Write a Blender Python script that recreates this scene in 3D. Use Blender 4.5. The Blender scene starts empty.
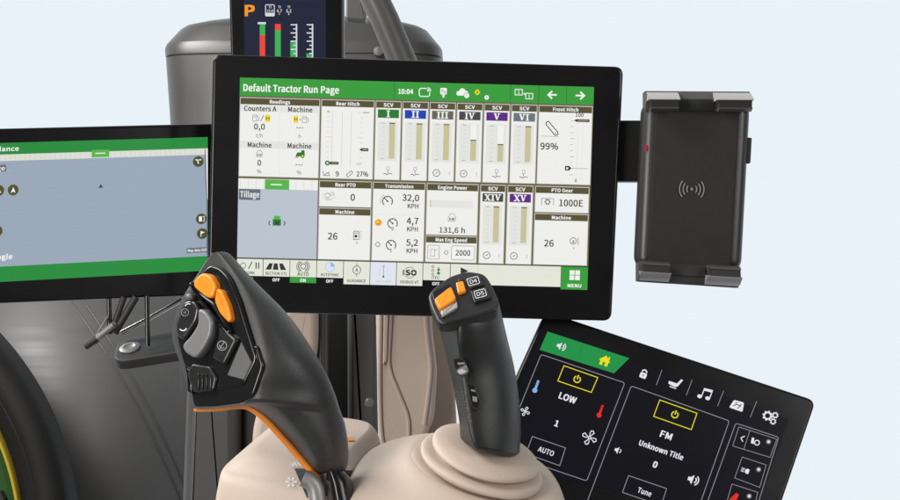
import bpy, math, random
from mathutils import Vector, Matrix
from mathutils.bvhtree import BVHTree
random.seed(4)
sc = bpy.context.scene
COL = sc.collection
R = math.radians
F = 1800.0                      # focal length in photo pixels (900 px wide picture)
CAM = Vector((0, 0, 1.5))

# ------------------------------------------------------------------ placing
def ray(px, py):
    return Vector(((px - 450) / F, 1.0, -(py - 250) / F))
def P(px, py, d):
    return CAM + ray(px, py) * d

class Frame:
    """A plane in space: origin, right, up, normal (towards the seat)."""
    def __init__(s, o, ux, uy):
        s.o = o; s.ux = ux.normalized()
        s.uy = (uy - s.ux * uy.dot(s.ux)).normalized()
        s.n = s.ux.cross(s.uy)
    def world(s, u, v, w=0): return s.o + s.ux * u + s.uy * v + s.n * w
    def hit(s, px, py):
        r = ray(px, py)
        return CAM + r * ((s.o - CAM).dot(s.n) / r.dot(s.n))
    def loc(s, px, py):
        d = s.hit(px, py) - s.o
        return (d.dot(s.ux), d.dot(s.uy))
    def depth(s, px, py): return s.hit(px, py).y
    def mat(s):
        m = Matrix((s.ux, s.uy, s.n)).transposed().to_4x4()
        m.translation = s.o
        return m

# ------------------------------------------------------------------ materials
MATS = {}
def lin(c):
    if isinstance(c, str):
        c = [int(c[i:i+2], 16) / 255 for i in (0, 2, 4)]
        c = [x / 12.92 if x <= .04045 else ((x + .055) / 1.055) ** 2.4 for x in c]
    return (*c, 1)
def pmat(name, color, rough=.5, metal=0, spec=.5, bump=0, bscale=400, var=0, vscale=20, coat=0, rvar=0):
    m = bpy.data.materials.new(name); m.use_nodes = True
    nt = m.node_tree; b = nt.nodes['Principled BSDF']; L = nt.links.new
    b.inputs['Base Color'].default_value = lin(color)
    b.inputs['Roughness'].default_value = rough
    b.inputs['Metallic'].default_value = metal
    b.inputs['Specular IOR Level'].default_value = spec
    b.inputs['Coat Weight'].default_value = coat
    tc = nt.nodes.new('ShaderNodeTexCoord')
    if bump:
        n = nt.nodes.new('ShaderNodeTexNoise'); n.inputs['Scale'].default_value = bscale
        n.inputs['Detail'].default_value = 3
        bp = nt.nodes.new('ShaderNodeBump'); bp.inputs['Strength'].default_value = bump
        bp.inputs['Distance'].default_value = .0006
        L(tc.outputs['Object'], n.inputs['Vector']); L(n.outputs['Fac'], bp.inputs['Height'])
        L(bp.outputs['Normal'], b.inputs['Normal'])
    if var or rvar:
        n = nt.nodes.new('ShaderNodeTexNoise'); n.inputs['Scale'].default_value = vscale
        n.inputs['Detail'].default_value = 5
        L(tc.outputs['Object'], n.inputs['Vector'])
        if var:
            mx = nt.nodes.new('ShaderNodeMix'); mx.data_type = 'RGBA'
            c = lin(color)
            mx.inputs[6].default_value = [x * (1 - var) for x in c[:3]] + [1]
            mx.inputs[7].default_value = [min(1, x * (1 + var)) for x in c[:3]] + [1]
            L(n.outputs['Fac'], mx.inputs[0]); L(mx.outputs[2], b.inputs['Base Color'])
        if rvar:
            mr = nt.nodes.new('ShaderNodeMapRange')
            mr.inputs['From Min'].default_value = .3; mr.inputs['From Max'].default_value = .7
            mr.inputs['To Min'].default_value = max(.02, rough - rvar); mr.inputs['To Max'].default_value = min(1, rough + rvar)
            L(n.outputs['Fac'], mr.inputs['Value']); L(mr.outputs['Result'], b.inputs['Roughness'])
    MATS[name] = m
    return m
def emat(name, color, strength=1.0, spec=.12):
    m = bpy.data.materials.new(name); m.use_nodes = True
    b = m.node_tree.nodes['Principled BSDF']
    b.inputs['Base Color'].default_value = (.004, .004, .004, 1)
    b.inputs['Roughness'].default_value = .25
    b.inputs['Specular IOR Level'].default_value = spec
    b.inputs['Emission Color'].default_value = lin(color)
    b.inputs['Emission Strength'].default_value = strength
    MATS[name] = m
    return m
for n, c in dict(white='f1f1ee', paper='eeeeea', paper2='e3e4e0', green='3b9c3e', greenlight='59b44c', greendark='2c7a33',
                 olive='585237', oliveline='6b654a', ink='343434', grey='9a9a9a', pale='c9cac6', khaki='c6c29a', khakidark='4a4630',
                 yellow='f2dc1c', blue='1f47b3', purple='5f2d86', slate='6c7680', iron='474a4c', brown='6a665d',
                 map='bac3ce', maplabel='66707c', orange='f59a1e', keycream='e2e5d8', keyblue='dfe4ef', skyblue='8fbdea',
                 mapleft='9ba8b9', mapleft2='97a4b5', greenleft='2b8c3f', cream='dcded4', navy='1b1d27', night='0f0d15',
                 glow='e6e4ee', lineglow='8f8f9c', yellowglow='e9e01e', redglow='e02c22', iceblue='86b4e4', greenpanel='219147',
                 dotglow='7c7c84', gaugeblue='20253a', gaugered='e8493a', gaugegreen='3fae58', gaugeorange='f59a1e', gaugewhite='d9d9e2',
                 oldolive='4d5330', led='b8203c').items():
    emat('screen_' + n, c)
S = lambda n: MATS['screen_' + n]
pmat('black_glass', (.006, .0055, .006), .22, spec=.35, rvar=.06, vscale=9)
pmat('black_plastic', (.010, .0095, .009), .42, spec=.4, bump=.15, bscale=900)
pmat('gloss_black', (.008, .008, .008), .18, spec=.5)
pmat('gloss_key', (.013, .013, .013), .27, spec=.5, rvar=.08, vscale=60)
pmat('soft_black', (.020, .0195, .019), .5, spec=.4, bump=.25, bscale=1500, var=.2, vscale=60)
pmat('holder_satin', (.024, .023, .022), .36, spec=.6, bump=.12, bscale=1500)
pmat('claw_grey', (.36, .355, .345), .4, bump=.1, bscale=1200)
pmat('pad_rubber', (.0145, .0138, .0128), .62, spec=.35, bump=.5, bscale=1400, var=.25, vscale=90)
pmat('grip_rubber', (.031, .031, .031), .40, spec=.45, bump=.3, bscale=1800, var=.12, vscale=50, rvar=.07)
pmat('grip_dark', (.014, .014, .0135), .36, spec=.5, bump=.25, bscale=1800, var=.12, vscale=50, rvar=.08)
pmat('rim_grey', (.10, .10, .098), .45, bump=.1, bscale=1500)
pmat('facet_grey', (.095, .095, .094), .6, bump=.3, bscale=1500)
pmat('clamp_grey', (.075, .073, .07), .36, spec=.5, bump=.1, bscale=1200)
pmat('orange_plastic', (.85, .26, .012), .32, spec=.5, var=.06, vscale=80)
pmat('orange_trim', (.80, .25, .02), .4)
pmat('silver', (.17, .17, .172), .42, metal=.2, bump=.15, bscale=700)
pmat('dull_steel', (.30, .29, .28), .45, metal=.6, bump=.2, bscale=500)
pmat('chrome', (.7, .7, .7), .18, metal=1)
pmat('white_print', (.75, .75, .75), .5)
pmat('grey_print', (.22, .22, .22), .5)
pmat('beige', (.50, .405, .335), .46, spec=.4, bump=.35, bscale=1400, var=.04, vscale=30)
pmat('beige_soft', (.50, .405, .333), .55, spec=.3, bump=.2, bscale=900, var=.05, vscale=25)
pmat('body_grey', (.085, .082, .077), .36, metal=.35, spec=.5, var=.08, vscale=6, rvar=.06)
pmat('tube_grey', (.105, .101, .097), .4, metal=.2, bump=.15, bscale=200, var=.1, vscale=12)
pmat('panel_grey', (.125, .122, .117), .5, metal=.2, spec=.5, var=.12, vscale=3, rvar=.08)
def streaks(m, sx, sy, sz, amt):
    nt = m.node_tree; b = nt.nodes['Principled BSDF']; L = nt.links.new
    tc = nt.nodes.new('ShaderNodeTexCoord'); mp = nt.nodes.new('ShaderNodeMapping'); mp.inputs['Scale'].default_value = (sx, sy, sz)
    n = nt.nodes.new('ShaderNodeTexNoise'); n.inputs['Scale'].default_value = 1; n.inputs['Detail'].default_value = 6
    bp = nt.nodes.new('ShaderNodeBump'); bp.inputs['Strength'].default_value = amt; bp.inputs['Distance'].default_value = .004
    mr = nt.nodes.new('ShaderNodeMapRange'); mr.inputs['From Min'].default_value = .35; mr.inputs['From Max'].default_value = .65; mr.inputs['To Min'].default_value = .43; mr.inputs['To Max'].default_value = .54
    L(tc.outputs['Object'], mp.inputs['Vector']); L(mp.outputs['Vector'], n.inputs['Vector']); L(n.outputs['Fac'], bp.inputs['Height']); L(bp.outputs['Normal'], b.inputs['Normal'])
    L(n.outputs['Fac'], mr.inputs['Value']); L(mr.outputs['Result'], b.inputs['Roughness'])
streaks(MATS['panel_grey'], 2.2, 2.2, 75, .05)
pmat('post_grey', (.058, .058, .058), .45, spec=.4, var=.15, vscale=8)
pmat('dark_post', (.012, .012, .012), .45, spec=.4)
pmat('tyre', (.0095, .009, .0085), .65, spec=.3, bump=.5, bscale=120, var=.35, vscale=14)
pmat('rim_yellow', (.40, .29, .03), .4, var=.08, vscale=12)
pmat('wheel_green', (.02, .068, .015), .4, var=.15, vscale=10)

# ------------------------------------------------------------------ meshes
class MB:
    def __init__(s): s.v = []; s.f = []; s.m = []; s.mats = []
    def mi(s, mat):
        if mat not in s.mats: s.mats.append(mat)
        return s.mats.index(mat)
    def add(s, verts, faces, mat):
        b = len(s.v); i = s.mi(mat)
        s.v += [tuple(x) for x in verts]
        for f in faces: s.f.append([b + k for k in f]); s.m.append(i)
    def build(s, name, parent=None, origin=None, smooth=35, label=None):
        o0 = origin or Vector((0, 0, 0))
        me = bpy.data.meshes.new(name)
        me.from_pydata([Vector(v) - o0 for v in s.v], [], s.f)
        for m in s.mats: me.materials.append(m)
        me.polygons.foreach_set('material_index', s.m)
        if smooth:
            me.polygons.foreach_set('use_smooth', [True] * len(s.f))
            me.set_sharp_from_angle(angle=R(smooth))
        me.update()
        o = bpy.data.objects.new(name, me); COL.objects.link(o)
        if parent: o.parent = parent
        elif origin: o.location = origin
        if label: o['label'] = label
        return o
def tag(o, label, cat, group=None, kind=None):
    o['label'] = label; o['category'] = cat
    if group: o['group'] = group
    if kind: o['kind'] = kind
def thing(name, label, cat, frame=None, loc=None, group=None):
    e = bpy.data.objects.new(name, None); COL.objects.link(e)
    e.empty_display_size = .02
    if frame: e.matrix_world = frame.mat()
    else: e.location = loc
    tag(e, label, cat, group)
    return e

def area2(p): return sum(p[i][0] * p[(i+1) % len(p)][1] - p[(i+1) % len(p)][0] * p[i][1] for i in range(len(p)))
def ccw(p): return list(p) if area2(p) > 0 else list(reversed(p))
def inset(p, d):
    n = len(p); out = []
    for i in range(n):
        a = Vector(p[i-1]); b = Vector(p[i]); c = Vector(p[(i+1) % n])
        e1 = (b - a); e2 = (c - b)
        if e1.length < 1e-9 or e2.length < 1e-9: out.append(tuple(b)); continue
        n1 = Vector((-e1.y, e1.x)).normalized(); n2 = Vector((-e2.y, e2.x)).normalized()
        m = n1 + n2
        m = m / max(.35, m.dot(m) / 2) if m.length > 1e-6 else n1
        out.append((b.x + m.x * d, b.y + m.y * d))
    return out
def roundpoly(p, r, seg=5):
    p = ccw(p); n = len(p); out = []
    rr = r if isinstance(r, (list, tuple)) else [r] * n
    for i in range(n):
        a = Vector(p[i-1]); b = Vector(p[i]); c = Vector(p[(i+1) % n])
        d1 = (a - b); d2 = (c - b)
        k = min(rr[i], d1.length * .48, d2.length * .48)
        if k < 1e-7: out.append(tuple(b)); continue
        s = b + d1.normalized() * k; e = b + d2.normalized() * k
        for j in range(seg + 1):
            t = j / seg
            q = s * (1-t)**2 + b * 2*t*(1-t) + e * t*t
            out.append((q.x, q.y))
    return out
def slab(mb, outline, w0, w1, bev, mat, seg=4, capmat=None, back=True):
    """plate between w0 (back) and w1 (front) with a rounded front edge, in frame coordinates"""
    o = ccw(outline); n = len(o); rings = []
    if back: rings.append([(x, y, w0) for x, y in inset(o, bev * .5)])
    rings.append([(x, y, w0 + (bev * .5 if back else 0)) for x, y in o])
    for j in range(seg + 1):
        a = j / seg * math.pi / 2
        rings.append([(x, y, w1 - bev + bev * math.sin(a)) for x, y in inset(o, bev * (1 - math.cos(a)))])
    vs = [v for r in rings for v in r]; fs = []
    for k in range(len(rings) - 1):
        for i in range(n):
            j = (i + 1) % n
            fs.append((k*n+i, k*n+j, (k+1)*n+j, (k+1)*n+i))
    mb.add(vs, fs, mat)
    mb.add(rings[-1], [tuple(range(n))], capmat or mat)
    mb.add(rings[0], [tuple(reversed(range(n)))], mat)
def loft(mb, rings, mat, cap0=True, cap1=True, closed=True):
    n = len(rings[0]); vs = [v for r in rings for v in r]; fs = []
    for k in range(len(rings) - 1):
        for i in range(n if closed else n - 1):
            j = (i + 1) % n
            fs.append((k*n+i, k*n+j, (k+1)*n+j, (k+1)*n+i))
    for c, k in ((cap0, 0), (cap1, len(rings) - 1)):
        if c:
            vs.append(sum((Vector(v) for v in rings[k]), Vector()) / n); ci = len(vs) - 1
            for i in range(n):
                j = (i + 1) % n
                fs.append((ci, k*n+j, k*n+i) if k == 0 else (ci, k*n+i, k*n+j))
    mb.add(vs, fs, mat)
def tube(mb, pts, r, mat, n=14, flat=1.0):
    pts = [Vector(p) for p in pts]; rings = []
    for i, p in enumerate(pts):
        t = (pts[min(i+1, len(pts)-1)] - pts[max(i-1, 0)]).normalized()
        a = t.cross(Vector((0, 0, 1)) if abs(t.z) < .9 else Vector((1, 0, 0))).normalized(); b = t.cross(a)
        rr = r[i] if isinstance(r, (list, tuple)) else r
        rings.append([p + a * math.cos(q) * rr + b * math.sin(q) * rr * flat for q in [2*math.pi*k/n for k in range(n)]])
    loft(mb, rings, mat)
def crom(vals, m):
    """Catmull-Rom through a list of tuples, m steps per interval"""
    out = []; n = len(vals)
    for i in range(n - 1):
        p0, p1, p2, p3 = vals[max(i-1, 0)], vals[i], vals[i+1], vals[min(i+2, n-1)]
        for j in range(m):
            t = j / m
            out.append(tuple(.5 * (2*b + (c-a)*t + (2*a-5*b+4*c-d)*t*t + (3*b-a-3*c+d)*t**3) for a, b, c, d in zip(p0, p1, p2, p3)))
    out.append(tuple(vals[-1]))
    return out

# lettering -------------------------------------------------------
# outlines of the letters used on the screens: advance width, then closed contours as x,y pairs (cap height 500)
GLYPHS = {
    37: [628,[140,194,187,204,223,235,246,285,254,353,246,419,223,468,187,498,140,509,93,498,58,468,35,419,27,353,35,285,58,235,93,204],[140,232,113,240,92,262,78,300,74,353,78,405,92,442,113,463,140,471,167,463,188,442,201,405,206,353,201,300,188,262,167,240],[154,-9,196,-9,473,509,430,509],[488,-9,535,2,571,32,594,82,602,149,594,216,571,265,535,296,488,306,442,296,406,265,383,216,375,149,383,82,406,32,442,2],[488,29,461,37,440,59,426,97,422,149,426,202,440,239,461,261,488,268,515,261,536,239,550,202,555,149,550,97,536,59,515,37]],
    40: [231,[163,-134,201,-117,163,-41,136,41,120,125,115,212,120,298,136,383,163,464,201,540,163,558,121,480,89,397,70,308,63,212,70,116,89,27,121,-56]],
    41: [231,[68,-134,110,-56,141,27,161,116,168,212,161,308,141,397,110,480,68,558,29,540,67,464,95,383,111,298,117,212,111,125,95,41,67,-41,29,-117]],
    44: [190,[51,-130,93,-106,124,-73,144,-33,151,13,147,44,137,67,120,81,98,86,80,83,65,74,55,61,51,42,55,24,65,10,79,2,97,-1,104,-1,99,-30,86,-55,65,-76,36,-93]],
    46: [190,[95,-9,112,-5,127,4,136,19,140,38,136,58,127,73,112,83,95,86,77,83,63,73,53,58,50,38,53,19,63,4,77,-5]],
    47: [267,[8,-122,53,-122,257,542,212,542]],
    48: [379,[190,-9,254,7,303,56,334,137,345,252,334,365,303,445,254,493,190,509,125,493,76,445,45,365,34,252,45,137,76,56,125,7],[190,42,151,54,121,92,101,157,94,252,101,346,121,410,151,448,190,460,228,448,259,410,278,346,285,252,278,157,259,92,228,54]],
    49: [379,[60,0,334,0,334,52,234,52,234,500,186,500,165,489,141,479,114,471,83,465,83,425,172,425,172,52,60,52]],
    50: [379,[30,0,344,0,344,54,206,54,186,53,165,52,124,49,204,131,266,210,306,287,321,362,310,423,281,469,235,498,175,509,130,504,92,489,58,466,27,436,63,400,86,424,110,442,138,454,167,458,208,451,236,430,254,399,259,359,245,292,203,217,132,133,30,37]],
    51: [379,[179,-9,242,1,293,29,328,74,340,134,332,181,310,218,276,244,235,261,235,264,271,282,299,308,317,342,323,384,312,437,282,476,236,500,177,509,137,504,100,492,68,473,38,450,72,410,94,430,119,445,146,455,175,458,211,453,237,437,254,412,260,379,253,342,230,311,187,291,121,284,121,236,195,229,243,209,269,177,277,136,270,97,249,68,217,49,175,43,136,48,103,60,76,79,52,100,20,60,48,34,83,12,126,-3]],
    52: [379,[232,0,291,0,291,138,357,138,357,188,291,188,291,500,222,500,14,179,14,138,232,138],[232,188,78,188,192,358,203,377,213,395,223,414,233,432,235,432,233,386,232,362,232,341]],
    53: [379,[179,-9,240,3,292,36,329,90,342,162,330,234,298,284,250,313,192,322,170,321,151,317,134,310,117,302,130,447,318,447,318,500,75,500,59,267,92,246,112,258,132,267,152,273,175,275,218,267,251,245,272,209,279,161,271,112,248,75,214,51,173,43,133,48,100,60,73,78,50,98,18,57,47,33,82,12,125,-3]],
    54: [379,[205,-9,261,3,306,36,338,87,349,153,339,222,311,271,268,301,210,310,180,306,150,294,122,276,97,250,108,348,136,412,177,447,226,458,248,455,269,447,289,435,305,420,340,458,318,478,291,495,259,505,223,509,153,494,94,447,53,364,38,239,51,130,86,53,139,7],[98,201,124,230,150,250,176,261,200,264,240,256,268,234,284,199,290,153,283,107,266,71,239,48,205,40,163,51,131,82,109,132]],
    55: [379,[135,0,200,0,210,134,232,248,275,354,347,462,347,500,33,500,33,447,276,447,214,346,172,243,147,131]],
    56: [379,[191,-9,255,1,304,28,336,69,347,120,340,166,322,202,295,230,263,252,263,255,286,276,307,304,323,338,329,376,320,429,293,471,250,498,192,508,138,498,95,472,66,432,55,381,61,344,75,313,97,287,123,265,123,263,89,240,60,209,39,171,31,124,43,71,76,29,127,1],[225,271,182,290,146,313,121,342,112,381,118,414,134,439,160,455,192,461,227,454,254,435,271,407,276,372,273,345,263,319,247,295],[192,38,150,44,117,64,95,93,87,130,92,164,106,194,128,221,156,243,206,221,248,197,277,165,288,122,281,88,262,61,231,44]],
    57: [379,[160,-9,228,6,286,55,327,142,342,271,329,376,294,450,240,494,173,509,118,497,72,464,41,413,30,347,40,279,68,229,111,200,168,190,199,194,230,206,258,225,283,250,271,153,243,89,204,54,158,43,134,46,112,53,91,65,74,81,40,42,63,22,90,6,122,-5],[282,303,257,272,230,252,204,240,178,236,139,244,111,266,94,301,89,347,95,393,113,429,140,452,174,460,217,450,249,420,271,371]],
    58: [190,[95,266,112,269,127,279,136,294,140,314,136,333,127,348,112,358,95,362,77,358,63,348,53,333,50,314,53,294,63,279,77,269],[95,-9,112,-5,127,4,136,19,140,38,136,58,127,73,112,83,95,86,77,83,63,73,53,58,50,38,53,19,63,4,77,-5]],
    65: [415,[3,0,66,0,115,153,297,153,345,0,412,0,242,500,172,500],[130,203,155,280,168,322,181,363,193,406,205,449,207,449,220,406,232,364,244,322,258,280,282,203]],
    66: [448,[69,0,228,0,305,9,365,36,404,82,417,147,410,192,389,228,357,252,316,266,316,269,347,286,370,311,384,342,389,378,376,434,341,472,286,493,217,500,69,500],[132,288,132,450,209,450,260,446,297,432,319,407,327,370,320,335,299,310,261,293,206,288],[132,50,132,239,219,239,277,233,320,217,346,189,355,149,346,105,319,74,277,56,219,50]],
    67: [435,[257,-9,303,-4,343,10,379,32,411,63,376,103,351,79,324,61,294,50,260,46,195,61,146,102,115,166,104,252,116,336,148,399,198,440,262,454,292,450,319,441,343,426,364,407,398,447,373,471,342,490,304,504,261,509,173,491,103,440,56,358,40,250,56,141,102,60,171,9]],
    68: [469,[69,0,196,0,296,17,369,67,414,146,429,252,414,358,369,436,295,484,194,500,69,500],[132,52,132,449,188,449,266,436,321,398,353,336,364,252,353,167,321,104,266,65,188,52]],
    69: [402,[69,0,364,0,364,54,132,54,132,236,321,236,321,290,132,290,132,447,357,447,357,500,69,500]],
    70: [377,[69,0,132,0,132,224,323,224,323,278,132,278,132,447,357,447,357,500,69,500]],
    71: [470,[265,-9,313,-5,355,8,391,26,420,49,420,259,255,259,255,207,362,207,362,76,344,63,322,54,298,48,271,46,200,61,148,102,115,166,104,252,116,336,150,399,202,440,271,454,305,450,334,440,358,425,379,407,413,447,388,470,356,489,317,503,269,509,177,491,105,440,57,358,40,250,56,141,103,60,175,9]],
    72: [497,[69,0,132,0,132,236,365,236,365,0,428,0,428,500,365,500,365,291,132,291,132,500,69,500]],
    73: [200,[69,0,132,0,132,500,69,500]],
    74: [365,[162,-9,224,3,267,36,292,86,299,147,299,500,236,500,236,153,231,104,216,71,191,52,156,46,130,50,107,60,87,77,69,103,24,70,49,36,80,11,117,-4]],
    75: [441,[69,0,132,0,132,158,218,261,368,0,438,0,257,310,414,500,342,500,133,249,132,249,132,500,69,500]],
    76: [370,[69,0,351,0,351,54,132,54,132,500,69,500]],
    77: [554,[69,0,126,0,126,277,125,312,123,350,120,389,117,424,120,424,160,310,255,50,297,50,392,310,432,424,435,424,432,389,429,350,427,312,426,277,426,0,485,0,485,500,409,500,314,233,305,207,297,181,288,154,279,128,276,128,267,154,249,207,240,233,145,500,69,500]],
    78: [493,[69,0,128,0,128,263,127,302,126,341,121,419,123,419,177,316,359,0,424,0,424,500,364,500,364,240,365,201,367,160,370,120,373,82,370,82,316,185,133,500,69,500]],
    79: [506,[253,-9,339,9,407,61,451,143,467,252,451,360,407,440,339,491,253,509,167,491,99,440,55,360,40,252,55,143,99,61,167,9],[253,46,192,61,145,102,115,167,104,252,115,336,145,399,192,440,253,454,314,440,361,399,391,336,402,252,391,167,361,102,314,61]],
    80: [432,[69,0,132,0,132,199,214,199,289,208,347,237,385,285,398,353,385,422,347,468,288,492,211,500,69,500],[132,250,132,449,203,449,261,444,302,428,327,399,336,353,328,307,304,275,263,256,206,250]],
    82: [433,[132,263,132,449,216,449,268,444,306,429,329,402,337,360,329,317,306,287,268,269,216,263],[343,0,414,0,287,219,333,237,369,266,392,307,400,360,387,426,351,469,295,493,225,500,69,500,69,0,132,0,132,212,222,212]],
    83: [407,[207,-9,278,2,331,32,365,77,377,133,369,182,347,218,315,246,274,267,203,297,174,311,147,327,128,350,120,381,127,411,146,434,175,449,214,454,247,450,276,441,303,427,327,407,360,447,331,472,296,492,257,504,214,509,151,499,101,472,68,430,56,377,65,328,89,292,122,266,158,248,229,217,262,201,289,184,307,160,313,128,306,94,285,69,252,52,208,46,170,51,133,63,99,83,70,108,33,65,68,34,110,11,156,-4]],
    84: [409,[173,0,236,0,236,447,387,447,387,500,21,500,21,447,173,447]],
    85: [492,[246,-9,317,2,374,38,412,105,426,206,426,500,365,500,365,205,356,129,330,80,293,54,246,46,200,54,163,80,139,129,130,205,130,500,67,500,67,206,80,105,118,38,175,2]],
    86: [392,[160,0,233,0,392,500,328,500,248,229,236,187,224,147,212,106,199,64,196,64,184,106,172,147,148,229,67,500,1,500]],
    87: [599,[123,0,198,0,273,302,279,331,292,387,298,415,301,415,325,302,401,0,477,0,580,500,520,500,467,228,446,106,439,65,435,65,426,106,409,188,400,228,330,500,272,500,203,228,194,187,185,147,176,106,168,65,165,65,143,187,135,228,83,500,18,500]],
    88: [391,[12,0,78,0,150,135,170,174,180,194,190,216,193,216,236,135,310,0,380,0,233,255,370,500,304,500,237,372,228,355,219,338,201,299,198,299,187,319,168,355,159,372,91,500,21,500,158,259]],
    90: [411,[34,0,379,0,379,54,112,54,376,462,376,500,58,500,58,447,298,447,34,38]],
    97: [384,[148,-9,181,-5,213,7,243,24,271,44,273,44,278,0,329,0,329,228,322,290,299,338,260,369,201,380,158,375,119,364,84,348,56,332,80,289,104,303,130,316,160,325,191,328,229,320,252,299,264,269,267,235,165,217,95,189,54,149,40,96,48,52,71,19,105,-2],[166,42,140,45,119,55,105,73,100,100,109,133,137,159,189,179,267,193,267,90,241,69,216,54,192,45]],
    98: [422,[226,-9,287,5,338,43,374,106,387,191,377,269,349,328,303,367,239,380,208,376,178,365,150,348,123,328,126,394,126,543,63,543,63,0,113,0,118,38,121,38,146,18,172,4,199,-6],[216,44,196,46,173,52,150,64,126,82,126,277,151,299,176,314,200,324,224,327,269,318,299,290,317,247,322,190,314,129,292,83,258,54]],
    99: [348,[209,-9,241,-6,273,4,302,18,329,38,302,80,283,65,262,54,239,46,214,43,168,53,131,82,108,127,100,185,108,243,133,288,170,317,216,327,237,325,256,319,274,308,290,295,321,336,300,353,276,367,247,376,214,380,145,367,89,329,50,267,35,185,49,103,85,42,140,4]],
    100: [423,[189,-9,221,-5,251,7,278,23,302,44,304,44,309,0,360,0,360,543,297,543,297,400,301,337,277,355,253,368,227,377,196,380,136,366,85,327,49,266,36,185,47,103,78,42,126,4],[203,44,159,53,127,81,107,126,100,186,109,243,132,288,166,317,207,327,230,325,252,318,275,306,297,289,297,94,274,72,251,56,227,47]],
    101: [378,[213,-9,248,-6,280,2,309,14,334,29,312,70,291,58,269,49,245,43,220,41,171,50,133,76,108,117,97,171,347,171,349,206,339,278,311,333,264,368,201,380,140,366,87,328,49,266,35,185,49,103,87,42,143,4],[96,215,109,264,133,300,165,322,203,330,241,323,270,301,288,265,295,215]],
    102: [222,[23,320,73,320,73,0,135,0,135,320,214,320,214,370,135,370,135,429,138,461,148,483,164,497,188,502,198,501,208,499,219,496,229,492,243,540,229,545,214,549,198,551,181,552,133,543,99,519,79,480,73,430,73,370,23,367]],
    103: [385,[188,-171,265,-160,324,-132,362,-91,375,-42,367,-3,343,25,302,41,246,46,173,46,142,49,122,57,112,70,108,86,110,100,115,111,123,121,132,130,145,125,159,121,173,118,187,117,240,126,283,152,312,193,323,246,320,269,314,290,305,308,293,323,368,323,368,370,239,370,229,374,216,377,202,379,187,380,134,371,90,344,60,303,48,248,53,216,63,188,79,165,97,148,97,145,82,133,69,117,60,98,56,76,58,56,65,39,76,26,89,16,89,12,66,-5,49,-26,38,-48,35,-72,46,-114,77,-145,126,-164],[187,160,157,166,132,183,115,211,108,248,115,284,132,311,157,328,187,334,218,328,243,311,260,284,266,248,260,211,243,183,217,166],[196,-128,151,-123,118,-110,97,-90,89,-63,91,-47,98,-31,110,-15,127,0,139,-3,152,-4,164,-5,175,-5,239,-5,271,-8,295,-16,309,-30,314,-53,306,-80,282,-104,245,-121]],
    104: [414,[63,0,126,0,126,269,151,293,175,311,200,322,226,325,258,320,280,302,293,271,297,226,297,0,359,0,359,235,352,297,331,343,296,370,246,380,210,375,178,362,149,342,123,318,126,394,126,543,63,543]],
    105: [188,[63,0,126,0,126,370,63,370],[94,447,111,450,124,458,133,471,136,488,133,505,124,517,111,526,94,529,77,526,64,517,56,505,53,488,56,471,64,458,77,450]],
    107: [377,[63,0,124,0,124,98,194,179,302,0,370,0,230,221,353,370,284,370,127,175,124,175,124,543,63,543]],
    108: [194,[128,-9,140,-8,149,-7,164,-3,156,44,136,44,130,49,127,57,126,70,126,543,63,543,63,74,66,39,78,13,98,-3]],
    109: [632,[63,0,126,0,126,269,150,294,174,311,197,322,218,325,249,320,270,302,283,271,287,226,287,0,349,0,349,269,374,294,398,311,421,322,443,325,473,320,495,302,507,271,512,226,512,0,574,0,574,235,567,297,546,343,511,370,462,380,429,375,398,360,368,338,339,309,325,339,304,361,275,375,237,380,205,375,175,362,147,341,121,317,120,317,114,370,63,370]],
    110: [416,[63,0,126,0,126,269,151,293,175,311,200,322,226,325,258,320,280,302,293,271,297,226,297,0,359,0,359,235,352,297,331,343,296,370,246,380,210,375,178,362,148,341,121,317,120,317,114,370,63,370]],
    111: [413,[207,-9,272,4,326,42,364,103,378,185,364,267,326,329,272,367,207,380,142,367,87,329,49,267,35,185,49,103,87,42,142,4],[207,43,163,53,129,82,107,127,100,185,107,243,129,288,163,317,207,327,251,317,285,288,307,243,314,185,307,127,285,82,251,53]],
    112: [423,[63,-156,126,-156,126,-31,123,34,149,16,175,2,200,-6,226,-9,287,5,338,43,374,106,387,191,377,269,349,328,303,367,239,380,208,376,177,364,148,347,121,327,120,327,114,370,63,370],[216,44,196,46,174,52,150,64,126,82,126,277,152,299,176,314,200,324,224,327,269,318,299,290,317,247,322,190,314,129,292,83,258,54]],
    114: [265,[63,0,126,0,126,238,146,278,170,305,194,319,218,324,229,324,238,322,246,321,254,318,266,372,257,376,248,378,238,380,226,380,196,375,168,359,143,335,121,303,120,303,114,370,63,370]],
    115: [319,[160,-9,217,0,260,24,285,58,294,101,284,145,258,176,222,197,181,214,151,225,126,238,108,255,102,278,106,298,118,316,140,327,171,332,194,329,215,322,235,312,254,299,284,338,261,354,234,367,203,377,170,380,116,372,76,349,51,316,42,275,52,234,77,205,111,184,150,168,181,156,208,141,227,122,235,98,230,75,217,57,194,44,162,40,130,43,102,52,77,66,52,84,22,42,51,22,84,6,121,-5]],
    116: [257,[179,-9,196,-8,214,-5,231,0,248,5,235,52,225,48,215,45,204,42,193,42,166,46,148,60,139,82,136,113,136,320,237,320,237,370,136,370,136,475,84,475,77,370,18,367,18,320,74,320,74,115,79,64,97,25,129,0]],
    117: [414,[171,-9,207,-4,238,9,267,31,293,58,295,58,300,0,352,0,352,370,290,370,290,108,265,80,241,60,216,49,190,45,158,51,136,68,124,99,120,143,120,370,57,370,57,136,64,73,85,28,120,0]],
    118: [355,[143,0,216,0,347,370,285,370,215,160,206,132,181,50,177,50,143,160,74,370,9,370]],
    119: [547,[121,0,194,0,246,198,253,225,259,252,271,306,275,306,287,252,293,226,300,200,353,0,429,0,529,370,469,370,415,156,410,130,393,53,389,53,364,156,306,370,245,370,187,156,168,79,162,53,159,53,137,156,82,370,18,370]],
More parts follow.
